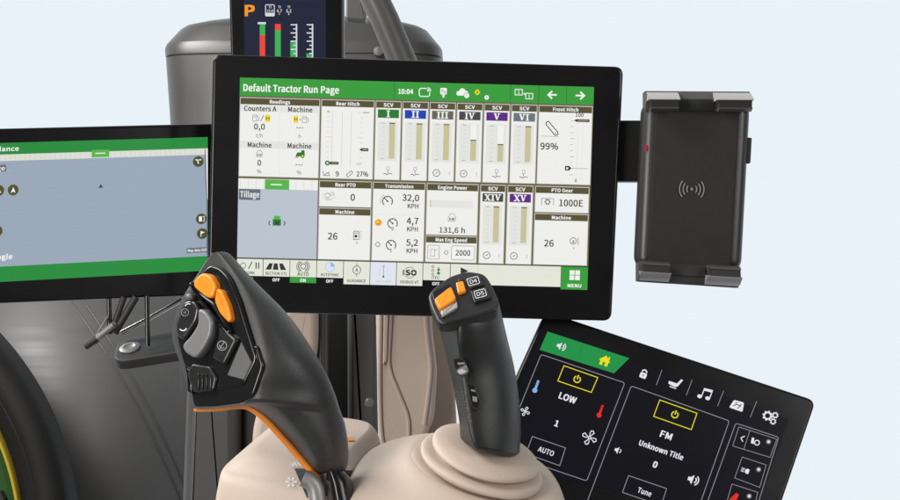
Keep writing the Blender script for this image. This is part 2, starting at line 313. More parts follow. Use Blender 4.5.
    120: [340,[10,0,76,0,126,87,154,137,163,153,166,153,177,137,187,120,197,103,207,87,261,0,329,0,207,187,320,370,255,370,209,289,177,227,173,227,146,274,137,289,87,370,20,370,132,193]],
    121: [355,[69,-160,118,-150,156,-123,185,-82,207,-31,347,370,286,370,219,165,189,60,186,60,176,87,149,165,74,370,9,370,158,-1,149,-29,136,-60,117,-86,95,-102,66,-108,58,-108,38,-102,25,-152,35,-155,45,-158,57,-159]],
    122: [324,[24,0,304,0,304,50,102,50,298,337,298,370,45,370,45,320,219,320,24,33]],
    169: [568,[284,-8,378,10,457,61,510,141,530,246,510,351,457,430,378,480,284,498,189,480,111,430,57,351,38,246,57,141,111,61,189,10],[284,23,202,39,135,85,90,155,73,246,90,337,135,407,202,451,284,467,365,451,432,407,478,337,495,246,478,155,432,85,365,39],[289,95,321,99,347,108,371,122,393,138,370,171,353,158,335,147,315,140,292,137,255,145,226,166,208,201,202,246,208,288,227,320,256,341,295,349,313,346,330,340,345,330,361,317,387,347,368,364,347,378,322,387,292,390,239,380,194,351,163,306,151,246,162,183,192,136,235,106]],
}
_tc = {}
def glyphs(t, bold=0.0):
    """letter outlines (humanist sans, cap height 1) filled into a flat mesh; bold thickens the strokes"""
    k = (t, bold)
    if k in _tc: return _tc[k]
    cu = bpy.data.curves.new('lettering', 'CURVE'); cu.dimensions = '2D'; cu.fill_mode = 'FRONT'
    x = 0
    for ch in t:
        g = GLYPHS.get(ord(ch))
        if not g: x += .36; continue
        for c in g[1:]:
            p = [(c[q]/500, c[q+1]/500) for q in range(0, len(c), 2)]
            sp = cu.splines.new('POLY'); sp.points.add(len(p) - 1); sp.use_cyclic_u = True
            for q, (a, b_) in enumerate(p): sp.points[q].co = (a + x, b_, 0, 1)
        x += g[0]/500 + bold * 1.2
    o = bpy.data.objects.new('lettering', cu)
    me = bpy.data.meshes.new_from_object(o)
    vs = [tuple(v.co) for v in me.vertices]; fs = [tuple(p.vertices) for p in me.polygons]
    bpy.data.objects.remove(o); bpy.data.meshes.remove(me)
    xs = [v[0] for v in vs] or [0]
    _tc[k] = (vs, fs, min(xs), max(xs))
    return _tc[k]
CAPH = 1.0

class Sheet:
    """collects flat marks on a frame; (s,t) are photo-sized units, t downwards"""
    LV = .00016
    def __init__(s, frame, mp, base=0.0):
        s.fr = frame; s.mp = mp; s.base = base; s.mb = MB()
    def L(s, a, b): return s.fr.loc(*s.mp(a, b))
    def w(s, lv): return s.base + lv * s.LV
    def poly(s, pts, mat, lv=1):
        p = ccw([s.L(*q) for q in pts])
        s.mb.add([(x, y, s.w(lv)) for x, y in p], [tuple(range(len(p)))], S(mat) if isinstance(mat, str) else mat)
    def rect(s, a0, b0, a1, b1, mat, lv=1): s.poly([(a0, b0), (a1, b0), (a1, b1), (a0, b1)], mat, lv)
    def frame(s, a0, b0, a1, b1, wd, mat, lv=1, r=0): s.stroke(roundpoly([(a0, b0), (a1, b0), (a1, b1), (a0, b1)], r, 4) if r else [(a0, b0), (a1, b0), (a1, b1), (a0, b1)], wd, mat, lv, True)
    def disc(s, a, b, r, mat, lv=1, n=20, ry=None): s.poly([(a + r*math.cos(2*math.pi*k/n), b + (ry or r)*math.sin(2*math.pi*k/n)) for k in range(n)], mat, lv)
    def arc(s, a, b, r, d0, d1, wd, mat, lv=1, n=16):
        s.stroke([(a + r*math.cos(R(d0+(d1-d0)*k/n)), b + r*math.sin(R(d0+(d1-d0)*k/n))) for k in range(n+1)], wd, mat, lv)
    def ring(s, a, b, r, wd, mat, lv=1, n=20): s.stroke([(a + r*math.cos(2*math.pi*k/n), b + r*math.sin(2*math.pi*k/n)) for k in range(n)], wd, mat, lv, True)
    def stroke(s, pts, wd, mat, lv=1, closed=False):
        pts = [Vector(p) for p in pts]; n = len(pts); l = []; r = []
        for i in range(n):
            a = pts[i-1] if (closed or i > 0) else pts[i]; c = pts[(i+1) % n] if (closed or i < n-1) else pts[i]; b = pts[i]
            d1 = (b - a).normalized() if (b-a).length > 1e-9 else None; d2 = (c - b).normalized() if (c-b).length > 1e-9 else None
            d1 = d1 or d2; d2 = d2 or d1
            n1 = Vector((-d1.y, d1.x)); n2 = Vector((-d2.y, d2.x)); m = n1 + n2
            m = m / max(.5, m.dot(m) / 2) if m.length > 1e-6 else n1
            l.append(b + m * wd / 2); r.append(b - m * wd / 2)
        vs = [(*s.L(*q), s.w(lv)) for q in l + r]; fs = []
        for i in range(n if closed else n - 1):
            j = (i + 1) % n; fs.append((i, j, n + j, n + i))
        s.mb.add(vs, fs, S(mat) if isinstance(mat, str) else mat)
    def text(s, t, a, b, h, mat, lv=2, width=None, bold=0.0, al='c'):
        bold = max(0, .03 + bold * 1.6)
        """cap height h, centred on (a,b); width squeezes the line"""
        vs, fs, x0, x1 = glyphs(t, bold)
        k = h / CAPH; kx = k if not width else width / (x1 - x0)
        ox = {'c': (x0 + x1) / 2, 'l': x0, 'r': x1}[al]
        for q, (dx, dy) in enumerate(((-1, -.6), (1, -.6), (1, .6), (-1, .6)) if bold else ((0, 0),)):
            out = [(*s.L(a + (v[0] - ox) * kx + dx*bold*h, b - (v[1] - CAPH/2) * k + dy*bold*h), s.w(lv + q*.22)) for v in vs]
            s.mb.add(out, fs, S(mat) if isinstance(mat, str) else mat)
    def done(s, name, parent, label=None):
        o = s.mb.build(name, parent, smooth=0, label=label); s.mb = MB(); return o

def bil(tl, tr, br, bl, w, h):
    def f(a, b):
        u = a / w; v = b / h
        return tuple((1-u)*(1-v)*tl[i] + u*(1-v)*tr[i] + u*v*br[i] + (1-u)*v*bl[i] for i in (0, 1))
    return f
ident = lambda a, b: (a, b)

# ================================================================== MAIN DISPLAY
roll = R(1.6)
fm = Frame(P(416, 190, 1.40), Vector((math.cos(roll), 0, -math.sin(roll))), Vector((math.sin(roll), 0, math.cos(roll))))
mon = thing('display_monitor', 'large black monitor at centre showing a white run page of tractor gauges', 'monitor', fm)
px = 1.40 / F
hb = MB()
slab(hb, roundpoly([fm.loc(*q) for q in ((212.5, 54), (623.5, 66.5), (611.5, 321), (207, 311))], [9*px]*4, 7), -.026, 0, .0022, MATS['black_glass'])
hb.build('housing', mon)
rb = MB()
slab(rb, roundpoly([fm.loc(*q) for q in ((240, 76), (600, 88), (592, 300), (234, 290))], 10*px, 5), -.05, -.0265, .004, MATS['black_plastic'])
rb.build('rear_cover', mon)
mapm = bil((240, 77.5), (594, 87), (587.5, 290), (236.5, 281.5), 354, 203)
sh = Sheet(fm, mapm, .0003)
sh.rect(0, 0, 354, 203, 'night', 0); sh.rect(0, 17.8, 354, 179.6, 'oliveline', 1)
scr = sh.done('screen', mon)
# title bar
sh.rect(0, 0, 354, 17.9, 'green', 2)
for x in (154.3, 270.5, 298.6, 326.5): sh.rect(x, 0, x + .7, 17.9, 'greendark', 3)
sh.text('Default Tractor Run Page', 4, 10, 6.6, 'white', 4, 95, .012, 'l')
sh.text('10:04', 166, 9.6, 4.6, 'white', 4, 14.5, .02)
sh.stroke(roundpoly([(179.5, 6), (190, 6), (190, 14), (179.5, 14)], 2.4), 1.0, 'white', 4, True)
sh.disc(189.5, 7, 2.6, 'green', 5); sh.disc(188.2, 8.2, .8, 'white', 6)
for r in (2, 3.4): sh.arc(187.6, 8.6, r, -85, 5, .8, 'white', 6)
sh.poly(roundpoly([(200.5, 5), (207, 5), (207, 11.5), (200.5, 11.5)], 1), 'white', 4)
sh.rect(202.8, 11, 204.8, 14.6, 'white', 4); sh.stroke([(202.2, 10), (202.2, 7), (204, 7.5)], .6, 'green', 5); sh.text('n', 204.8, 9, 3, 'green', 5)
for x, y, r in ((219, 10, 2.4), (222.5, 8, 3.1), (226, 9.8, 2.6)): sh.disc(x, y, r, 'white', 4)
sh.rect(218, 9.6, 226, 12.2, 'white', 4); sh.disc(227, 12, 3.1, 'green', 5); sh.disc(227, 12, 2.6, 'white', 6); sh.rect(226.7, 10.6, 227.2, 12.4, 'green', 7)
sh.poly([(237.5, 5.2), (240.6, 8.4), (237.5, 11.6), (234.4, 8.4)], 'yellow', 4); sh.disc(237.5, 8.4, .9, 'olive', 5)
sh.disc(247, 13.4, 2.3, 'white', 4); sh.disc(247, 13.4, .6, 'green', 5)
sh.frame(275.3, 4.5, 282.5, 10, .8, 'white', 4); sh.frame(286, 8.2, 293, 13.6, .8, 'white', 4)
sh.text('1', 278.9, 7.2, 3.2, 'white', 5); sh.text('1', 289.5, 10.9, 3.2, 'white', 5)
sh.stroke([(283.5, 8), (285.6, 9.4)], .8, 'white', 4); sh.poly([(284.3, 10.2), (286, 9.7), (285.4, 8.2)], 'white', 4)
for c, d in ((312.6, -1), (340.2, 1)):
    sh.stroke([(c - 4.4*d, 9), (c + 3.6*d, 9)], 1.7, 'white', 4)
    sh.stroke([(c + .2*d, 5.2), (c + 4.2*d, 9), (c + .2*d, 12.8)], 1.7, 'white', 5)
sh.done('title_bar', scr)

def tile(a0, b0, a1, b1, title, tw=None):
    sh.rect(a0, b0, a1, b1, 'pale', 2); sh.rect(a0 + .7, b0 + .8, a1 - .7, b0 + 7, 'olive', 3)
    sh.rect(a0 + .7, b0 + 7.1, a1 - .7, b1 - .4, 'paper', 3)
    if title: sh.text(title, (a0 + a1) / 2, b0 + 4, 3.3, 'white', 4, tw, .02)
def engine_icon(x, y, r, txt=None):
    sh.stroke([(x-r, y+r*.9), (x-r, y-.2*r), (x-.6*r, y-.7*r), (x-.6*r, y-1.1*r), (x+.6*r, y-1.1*r), (x+.6*r, y-.7*r), (x+r, y-.2*r), (x+r, y+.5*r), (x+.5*r, y+r)], .5, 'grey', 4, True)
    if txt: sh.text(txt, x, y+.3*r, r*.75, 'ink', 4)
def gauge_icon(x, y, r, n=None):
    sh.arc(x, y, r, 130 if not n else 100, 400, .9, 'ink', 4); sh.stroke([(x, y), (x - r*.75, y - r*.75)], .9, 'ink', 4)
    sh.disc(x, y, .9, 'ink', 4)
    for d in range(-140, 40, 45): sh.stroke([(x + r*.72*math.cos(R(d)), y + r*.72*math.sin(R(d))), (x + r*math.cos(R(d)), y + r*math.sin(R(d)))], .5, 'ink', 4)
    if n: sh.text(n, x, y + r + .3, 3.2, 'ink', 4)
def pump_icon(x, y, d=1):
    sh.frame(x - 2.4, y - 3, x + 1.6, y + 3, .6, 'grey', 4); sh.rect(x - 1.5, y - 2.1, x + .7, y - .2, 'pale', 4)
    sh.stroke([(x + 1.6, y - 2.4), (x + 3.6, y - 1.2), (x + 3.6, y + 2.2), (x + 2.4, y + 2.6)], .6, 'grey', 4)
# readings
tile(.4, 19.4, 80.6, 98.2, 'Readings', 20)
sh.rect(1.2, 62.8, 80, 70, 'paper2', 4); sh.rect(1.2, 26.6, 80, 33.6, 'paper2', 4); sh.rect(40.4, 26.6, 40.9, 97.6, 'paper2', 4)
for t, x, y, w in (('Counters A', 21, 30.5, 32), ('Machine', 61, 30.5, 24), ('Machine', 21, 66.6, 23.5), ('Machine', 61, 66.6, 23.5)): sh.text(t, x, y, 4.7, 'ink', 5, w, .006)
pump_icon(16, 40); sh.stroke([(21.5, 43), (24.5, 37)], .6, 'ink', 4); sh.rect(26, 36.5, 31, 43.5, 'yellow', 4); sh.text('H', 28.5, 40, 3, 'ink', 5, 3.4)
sh.rect(54.5, 36.5, 59, 43.8, 'yellow', 4); sh.text('H', 56.8, 40.2, 3, 'ink', 5, 3); sh.stroke([(60, 40.4), (62.4, 40.4)], .6, 'ink', 4); pump_icon(65.6, 40.4)
sh.text('0,0', 20.5, 48.4, 5.6, 'ink', 5, 10.6); sh.text('t/h', 20.5, 57.3, 3.6, 'grey', 5); sh.text('h', 61, 57, 3.4, 'grey', 5)
for x, y in ((61, 48.6), (61, 85.5)):
    for k in (-1, 0, 1): sh.rect(x + k*2.7 - .95, y - .35, x + k*2.7 + .95, y + .35, 'ink', 5)
engine_icon(21, 75.6, 3.1, 'kW'); sh.text('0', 21, 84.4, 5.4, 'ink', 5); sh.text('%', 21, 93, 3.8, 'grey', 5); sh.text('%', 61, 93, 3.8, 'grey', 5)
# little green tractor
ty = 4.4
sh.poly([(57.5, 71+ty), (59, 68.6+ty), (62.5, 68.6+ty), (63, 66.4+ty), (66, 66.4+ty), (66.4, 70.4+ty), (66, 72.6+ty), (57.5, 72.6+ty)], 'greendark', 4)
sh.disc(64.2, 72.2+ty, 2, 'greendark', 5); sh.disc(64.2, 72.2+ty, 1, 'yellow', 6); sh.disc(58.8, 72.8+ty, 1.3, 'ink', 5); sh.disc(58.8, 72.8+ty, .6, 'yellow', 6); sh.stroke([(57.4, 73+ty), (56.6, 74.4+ty)], .5, 'grey', 5)
sh.done('screen_tile', scr, 'readings tile with counters and four readouts')
# rear hitch
tile(81.9, 19.4, 135, 98.2, 'Rear Hitch', 23)
for x in (93, 103, 112): sh.rect(x, 32, x + .5, 86, 'pale', 4)
for k in range(11):
    sh.rect(87.6, 31.6 + k*5, 90.4 if k % 5 else 92, 32.1 + k*5, 'pale', 4); sh.rect(121 if k % 5 else 119, 31.6 + k*5, 124, 32.1 + k*5, 'pale', 4)
sh.rect(124, 31.2, 130, 32.2, 'grey', 5); sh.disc(89, 31.6, .9, 'grey', 5); sh.rect(118, 83, 123, 83.6, 'grey', 5)
sh.poly([(121, 68.7), (123, 67.2), (130, 67.2), (130, 70.2), (123, 70.2)], 'khakidark', 5); sh.rect(124, 68.4, 129, 69, 'khaki', 6)
sh.disc(89.2, 82.8, 2.5, 'greendark', 5); sh.disc(89.2, 82.8, 1, 'white', 6); sh.rect(91.6, 81.4, 100.5, 84.2, 'khakidark', 5); sh.rect(93, 82.6, 99, 83, 'khaki', 6)
sh.stroke([(85, 91), (86, 95.4), (92, 95.4)], .6, 'ink', 5); sh.stroke([(87, 94.6), (90.5, 92), (91.5, 94.8)], .6, 'ink', 5); sh.text('9', 99.4, 93.4, 4.8, 'ink', 5)
sh.stroke(roundpoly([(108.2, 94.4), (113.2, 89.8), (115, 91.6), (110, 96.6)], 1), .6, 'ink', 5, True); sh.text('27%', 124.5, 93, 4.8, 'ink', 5, 11.6)
sh.done('screen_tile', scr, 'rear hitch tile with two sliders')

def roman(num, cx, cy, h, mat, lv):
    w = {'I': 4.0, 'V': 6.4, 'X': 6.4}
    tot = sum(w[c] for c in num); k = min(1.0, 20.5 / tot); x = cx - tot*k/2
    y0, y1 = cy - h/2, cy + h/2
    for c in num:
        m = x + w[c]*k/2; e = w[c]*k/2 - .3
        if c == 'I': sh.rect(m-.8*k, y0, m+.8*k, y1, mat, lv); ser = [(m, y0), (m, y1)]; sw = 1.7*k
        elif c == 'V':
            sh.stroke([(m-e+1*k, y0), (m, y1)], 1.6*k, mat, lv); sh.stroke([(m+e-1*k, y0), (m, y1)], .9*k, mat, lv); ser = [(m-e+1*k, y0), (m+e-1*k, y0)]; sw = 1.3*k
        else:
            sh.stroke([(m-e+1*k, y0), (m+e-1*k, y1)], 1.6*k, mat, lv); sh.stroke([(m+e-1*k, y0), (m-e+1*k, y1)], .9*k, mat, lv)
            ser = [(m-e+1*k, y0), (m+e-1*k, y0), (m-e+1*k, y1), (m+e-1*k, y1)]; sw = 1.3*k
        for sx, sy in ser: sh.rect(sx - sw, sy - .42, sx + sw, sy + .42, mat, lv)
        x += w[c]*k
def scv(a0, a1, b0, num, colr, level, clock, lab):
    b1 = b0 + 78.8; tile(a0, b0, a1, b1, 'SCV', 9.4)
    sh.rect(a0 + 2.4, b0 + 8.6, a1 - 2.2, b0 + 17, colr, 4); roman(num, (a0+a1)/2, b0 + 12.8, 5.8, 'white', 5)
    sh.rect(a0 + 3, b0 + 20.5, a1 - 3, b0 + 60, 'paper2', 4)
    for k in range(9): sh.rect(a0 + (6 if k in (0, 8) else 7.4), b0 + 22 + k*4.4, a0 + (10 if k in (0, 8) else 9.6), b0 + 22.5 + k*4.4, 'grey' if k in (0, 8) else 'pale', 5)
    xa, xb = a1 - 11.6, a1 - 5.8
    sh.rect(xa, b0 + 21.6, xb, b0 + 57.5, 'white', 5)
    sh.rect(xa, b0 + 57.5 - 35.5*level, xb, b0 + 57.5, 'khaki', 6); sh.rect(xa, b0 + 57.2 - 35.5*level, xb, b0 + 58.2 - 35.5*level, 'khakidark', 7)
    if clock:
        sh.ring((a0*.68+a1*.32) , b0 + 70.6, 3.4, .6, 'ink', 5); sh.stroke([(a0*.68+a1*.32 + 1.4, b0+69.4), (a0*.68+a1*.32, b0+70.8), (a0*.68+a1*.32 - 1.2, b0+70.8)], .6, 'ink', 5); sh.text('(', a1 - 4.6, b0 + 70.6, 3, 'grey', 5)
    else:
        m = (a0 + a1)/2 + 1
        sh.frame(m - 1.4, b0 + 65.6, m + 1.4, b0 + 69, .5, 'grey', 5, .6); sh.rect(m - .4, b0+69, m + .4, b0+72, 'grey', 5)
        sh.stroke([(m - 4.4, b0+72.6), (m - 2, b0+72.6), (m - 1, b0+73.6), (m + 1, b0+72.4), (m + 4.4, b0+72.6)], .6, 'ink', 5)
    sh.done('screen_tile', scr, lab)
for a0, a1, num, c, l, k in ((136.2, 162, 'I', 'greendark', 1, 0), (163.2, 189.2, 'II', 'blue', 1, 0), (190.4, 216.4, 'III', 'brown', 1, 1),
                          (217.6, 243.6, 'IV', 'iron', .58, 1), (244.8, 270.8, 'V', 'purple', .48, 0), (272, 298.2, 'VI', 'slate', 1, 0)):
    scv(a0, a1, 19.4, num, c, l, k, 'valve tile numbered %s with a level bar' % num)
# front hitch
tile(299.4, 19.4, 353.4, 98.2, 'Front Hitch', 25)
sh.stroke(roundpoly([(306.5, 38), (309, 35), (319, 46), (319.6, 48.6), (316.6, 49.6)], 1.4), .9, 'ink', 4, True); sh.stroke([(303, 50.5), (320, 50.5)], .5, 'grey', 4); sh.disc(316.8, 47.2, .8, 'grey', 4)
sh.text('99%', 311, 60.4, 6.4, 'ink', 4, 17.4); sh.text('100', 340.4, 28.4, 3.6, 'ink', 4)
for x in (339, 344): sh.rect(x, 33, x + .5, 93, 'paper2', 4)
for k in range(10): sh.rect(332, 34 + k*6, 336 if k % 3 == 0 else 334.4, 34.5 + k*6, 'grey', 4)
sh.poly([(335, 34), (337.5, 32.6), (350.5, 32.6), (350.5, 35.4), (337.5, 35.4)], 'khakidark', 5); sh.rect(339, 33.7, 349, 34.2, 'khaki', 6)
sh.rect(330, 81.6, 350, 82.2, 'grey', 4); sh.poly([(327.4, 79.6), (331.5, 79.6), (333.8, 81.9), (331.5, 84.2), (327.4, 84.2)], 'ink', 5); sh.rect(328.6, 81, 330.6, 83, 'paper', 6)
sh.text('0', 338.6, 94, 3, 'ink', 4)
sh.done('screen_tile', scr, 'front hitch tile reading 99%')
# map tile
sh.rect(.4, 100.2, 80.2, 178.8, 'map', 3); sh.rect(.4, 100.2, 80.2, 110.4, 'paper', 4)
for k in range(10): sh.rect(2 + k*8, 101, 2.4 + k*8, 110, 'pale', 5)
sh.rect(27, 100.6, 51.4, 110.6, 'greenlight', 6); sh.rect(33, 105, 44, 106.4, 'white', 7)
for k in range(4): sh.rect(35 + k*2.4, 104.8, 35.4 + k*2.4, 106.6, 'greenlight', 8)
sh.rect(1.2, 110.8, 22.6, 121.6, 'maplabel', 6); sh.text('Tillage', 12, 116, 5.6, 'white', 7, 19)
sh.rect(36.6, 136.6, 43, 140.6, 'greenlight', 6); sh.rect(35.6, 140, 43.8, 146.4, 'greendark', 6); sh.text('M', 39.8, 143.8, 4, 'ink', 7)
for x in (34.2, 45.4): sh.arc(x, 144, 2.4, 120 if x < 40 else -60, 240 if x < 40 else 60, 1.1, 'brown', 7)
sh.done('screen_tile', scr, 'grey blue map tile with a small green tractor marker')
tile(81.4, 100.2, 134.2, 126.2, 'Rear PTO', 20)
sh.frame(85.4, 113.6, 97.4, 118, .5, 'pale', 4, 1.4); sh.ring(90, 115, 2.4, .5, 'grey', 4); sh.ring(94.4, 113.6, 1.8, .5, 'grey', 4); sh.rect(88, 119, 94, 119.6, 'grey', 4)
sh.text('0', 115.4, 116.4, 6.4, 'ink', 4); sh.done('screen_tile', scr, 'rear shaft tile reading zero')
tile(81.4, 127.2, 134.2, 178.8, 'Machine', 18.6)
sh.text('26', 96, 155.6, 6.4, 'ink', 4); sh.frame(117, 150, 122.4, 158.4, .6, 'ink', 4, .8); sh.disc(119.4, 155, 1.5, 'ink', 4); sh.rect(118, 151.4, 121.4, 152.4, 'grey', 4)
for k in range(5): sh.rect(123.8, 150 + k*1.8, 125, 150.6 + k*1.8, 'grey', 4)
sh.text('v', 120.6, 161.2, 2.6, 'grey', 4); sh.done('screen_tile', scr, 'machine tile left of the transmission tile reading 26')
tile(135.4, 100.2, 188, 178.8, 'Transmission', 28)
sh.rect(136.4, 132.4, 187, 132.9, 'paper2', 4)
gauge_icon(150.4, 119.4, 5); sh.arc(150.4, 119.4, 7.2, 160, 240, .5, 'grey', 4)
gauge_icon(156, 141.4, 4.8, '2'); gauge_icon(155, 163, 4.8, '1')
sh.disc(141.6, 140.8, 3.4, 'orange', 5); sh.disc(140.8, 140, 1.3, 'yellow', 6); sh.ring(141.6, 162.6, 2.2, .9, 'grey', 5)
for y, t in ((115.4, '32,0'), (138.4, '4,7'), (160, '5,2')):
    sh.text(t, 181.8, y, 6.2, 'ink', 4, None, 0, 'r'); sh.text('KPH', 181.4, y + 8.2, 4.5, 'ink', 4, 10.6, 0, 'r')
sh.done('screen_tile', scr, 'transmission tile with three speeds')
tile(189.4, 100.2, 241.4, 151.6, 'Engine Power', 29)
sh.rect(193, 117, 236, 124.4, 'paper2', 4); sh.rect(193, 117, 194, 124.4, 'khaki', 5); engine_icon(215.6, 134.4, 3.8, 'kW'); sh.text('131,6 h', 216, 146.6, 5.2, 'ink', 4, 25.4)
sh.done('screen_tile', scr, 'engine power tile reading 131,6 h')
tile(189.4, 152.4, 241.4, 178.8, 'Max Eng Speed', 31)
sh.frame(192, 162, 203.6, 176, .6, 'grey', 4, 1.4); sh.stroke([(195, 173), (195, 166), (199, 166), (199, 173)], .5, 'grey', 4, True); sh.stroke([(199, 168), (201.4, 166)], .5, 'grey', 4)
sh.ring(210.6, 169, 1.8, .8, 'grey', 4); sh.rect(216, 162, 239, 176, 'white', 4); sh.frame(216, 162, 239, 176, .6, 'grey', 5, 1.6); sh.text('2000', 227.4, 169, 5.2, 'ink', 6, 14.6)
sh.done('screen_tile', scr, 'maximum engine speed tile reading 2000')
scv(243.2, 268.6, 100.2, 'XIV', 'iron', 1, 1, 'valve tile numbered XIV with a level bar')
scv(270.4, 296.4, 100.2, 'XV', 'purple', 1, 1, 'valve tile numbered XV with a level bar')
tile(298.2, 100.2, 352.6, 126.4, 'PTO Gear', 21)
sh.stroke([(305, 119.4), (305, 112.6), (317, 112.6), (317, 119.4)], .7, 'grey', 4); sh.ring(311, 116, 2, .8, 'ink', 4)
for d in range(0, 360, 60): sh.disc(311 + 2.9*math.cos(R(d)), 116 + 2.9*math.sin(R(d)), .5, 'ink', 4)
sh.text('1000E', 334.6, 116.6, 6.4, 'ink', 4, 23.4); sh.done('screen_tile', scr, 'shaft gear tile reading 1000E')
tile(298.2, 127.4, 352.6, 178.8, 'Machine', 19)
sh.text('26', 313.6, 157.2, 6.4, 'ink', 4); sh.ring(338, 154.4, 3.2, .6, 'ink', 4); sh.text('a', 338, 154.6, 3.4, 'ink', 4); sh.rect(342.6, 151, 343.4, 158.4, 'grey', 4); sh.text('v', 338.6, 161, 2.6, 'grey', 4)
sh.done('screen_tile', scr, 'machine tile under the gear tile reading 26')
# bottom keys
def key(a0, a1, b1, colr): sh.rect(a0 + .3, 180.2, a1 - .3, b1, colr, 2)
key(0, 26.6, 197, 'keycream'); sh.ring(6.6, 187, 2.6, 1, 'grey', 3); sh.stroke([(12, 190), (15.4, 183)], .9, 'ink', 3)
for x in (19, 21.6): sh.rect(x, 183.6, x + 1.1, 189.8, 'ink', 3)
sh.text('WORK', 13, 194, 2.7, 'ink', 3, 10.5); sh.text('OFF', 13, 200.4, 2.9, 'white', 3, 7, .02); sh.done('shortcut_key', scr, 'work key')
key(26.6, 53.6, 197, 'keycream')
for k, x in enumerate((34, 39.6, 45.6)): sh.poly([(x - 2 + (1-k)*.8, 184), (x + 1.6 + (1-k)*.8, 184), (x + 2.6 - (1-k)*1.8, 190.4), (x - 3.2 - (1-k)*1.8, 190.4)], 'ink', 3)
sh.text('SECTION CTL', 40, 194, 2.7, 'ink', 3, 22); sh.text('OFF', 40, 200.4, 2.9, 'white', 3, 7, .02); sh.done('shortcut_key', scr, 'section control key')
key(53.6, 80.6, 197, 'keycream'); sh.ring(67, 186.4, 2.6, .7, 'ink', 3)
for d0, d1 in ((110, 250), (-70, 70)): sh.arc(67, 186.6, 4.6, d0, d1, .9, 'ink', 3); sh.arc(67, 186.6, 6.4, d0 + 10, d1 - 10, .6, 'ink', 3)
sh.text('AUTO', 67, 194, 3.2, 'ink', 3, 11.4); sh.rect(53.9, 197.4, 80.3, 202.8, 'green', 2); sh.text('ON', 67, 200.2, 2.9, 'white', 3, 5.4, .02); sh.done('shortcut_key', scr, 'auto key with a green ON strip')
key(80.6, 107.6, 197, 'keycream'); sh.disc(94, 186.4, 4.8, 'keyblue', 3)
sh.poly([(94.4, 186)] + [(94.4 + 4.4*math.cos(R(d)), 186 + 4.4*math.sin(R(d))) for d in range(-90, 10, 10)], 'skyblue', 4); sh.ring(94, 186.4, 4.6, .5, 'skyblue', 4)
sh.text('AUTOTRAC', 94, 194, 2.7, 'ink', 3, 18.4); sh.text('OFF', 94, 200.4, 2.9, 'white', 3, 7, .02); sh.done('shortcut_key', scr, 'auto steering key with a blue quarter disc')
key(107.6, 134.4, 203, 'keycream'); sh.ring(121, 188.6, 4, .6, 'ink', 3); sh.text('A', 121, 188.6, 3.2, 'ink', 3); sh.rect(120.7, 182, 121.3, 184.6, 'ink', 3); sh.rect(120.7, 192.4, 121.3, 195, 'ink', 3)
sh.text('GUIDANCE', 121, 199.4, 2.8, 'ink', 3, 18.8); sh.done('shortcut_key', scr, 'guidance key')
key(134.4, 161, 203, 'keyblue'); sh.stroke([(148, 184), (148, 194.6)], .6, 'grey', 3); sh.disc(148, 194.6, 1, 'ink', 3); sh.ring(148, 184, .9, .4, 'grey', 3)
for x in (144, 152): sh.rect(x, 185, x+.4, 194, 'pale', 3)
sh.text('AB LINE', 148, 199.4, 2.6, 'pale', 3, 16); sh.done('shortcut_key', scr, 'pale blue dimmed key')
key(161, 187.6, 203, 'keycream'); sh.text('ISO', 174.4, 190, 5, 'ink', 3, 13, .05); sh.arc(174.4, 190.2, 5.6, 220, 320, .5, 'ink', 3); sh.arc(174.4, 189.6, 5.6, 40, 140, .5, 'ink', 3)
sh.text('ISOBUS VT', 174.4, 199.4, 2.8, 'ink', 3, 18.6); sh.done('shortcut_key', scr, 'ISO key')
key(187.6, 215.2, 197, 'keycream')
for k in range(3): sh.ring(197.6, 183.4 + k*3.8, 1.1, .5, 'ink', 3)
sh.stroke([(203.4, 184), (203.4, 192)], 1, 'greendark', 3); sh.poly([(201.4, 187), (203.4, 184.4), (205.4, 187)], 'greendark', 3); sh.poly([(201.2, 190.6), (203.4, 187.6), (205.6, 190.6)], 'greendark', 3)
sh.text('iTEC', 200.6, 194.4, 2.7, 'ink', 3, 7.4); sh.text('OFF', 201, 200.4, 2.9, 'white', 3, 7, .02); sh.done('shortcut_key', scr, 'key with two green arrows')
key(215.2, 326.8, 200.6, 'keycream'); sh.rect(242.6, 180.2, 243, 200.6, 'pale', 3); sh.poly([(225.6, 183.4), (233.6, 187), (225.6, 190.4)], 'ink', 3); sh.done('shortcut_key', scr, 'long blank key strip with a play arrow')
sh.rect(326.8, 180.2, 353.8, 203, 'green', 2)
for i in (0, 1):
    for j in (0, 1): sh.rect(335.4 + i*5.6, 183.6 + j*5.2, 340.2 + i*5.6, 188.2 + j*5.2, 'white', 3)
sh.text('MENU', 340.6, 199, 3.2, 'white', 3, 13.4, .03); sh.done('menu_key', scr)

# ================================================================== LEFT MAP DISPLAY
p0 = P(0, 212, 1.402); p1 = P(210, 203.6, 1.462)
fl = Frame(p0, p1 - p0, Vector((0, 0, 1)))
ld = thing('display_monitor', 'black monitor at the left edge showing a grey blue guidance map with green bars', 'monitor', fl)
b = MB()
slab(b, roundpoly([fl.loc(*q) for q in ((-236, 134), (232, 123), (232, 294), (-236, 313))], .008, 6), -.026, 0, .0022, MATS['black_glass'])
b.build('housing', ld)
b = MB(); slab(b, roundpoly([fl.loc(*q) for q in ((-150, 150), (150, 146), (150, 262), (-150, 280))], .01, 5), -.05, -.0265, .004, MATS['black_plastic']); b.build('rear_cover', ld)
s2 = Sheet(fl, bil((0, 143), (210, 137), (210, 270.5), (0, 282), 210, 136), .0003)
s2.rect(-205, 0, 207.6, 136, 'night', 0); scr2 = s2.done('screen', ld)
s2.rect(-205, 0, 207.6, 11.4, 'greenleft', 1); s2.text('Guidance', 18.5, 6, 4.2, 'white', 3, 34, .014, 'r'); s2.done('title_bar', scr2)
s2.rect(-205, 11.4, 207.6, 121, 'mapleft', 1)
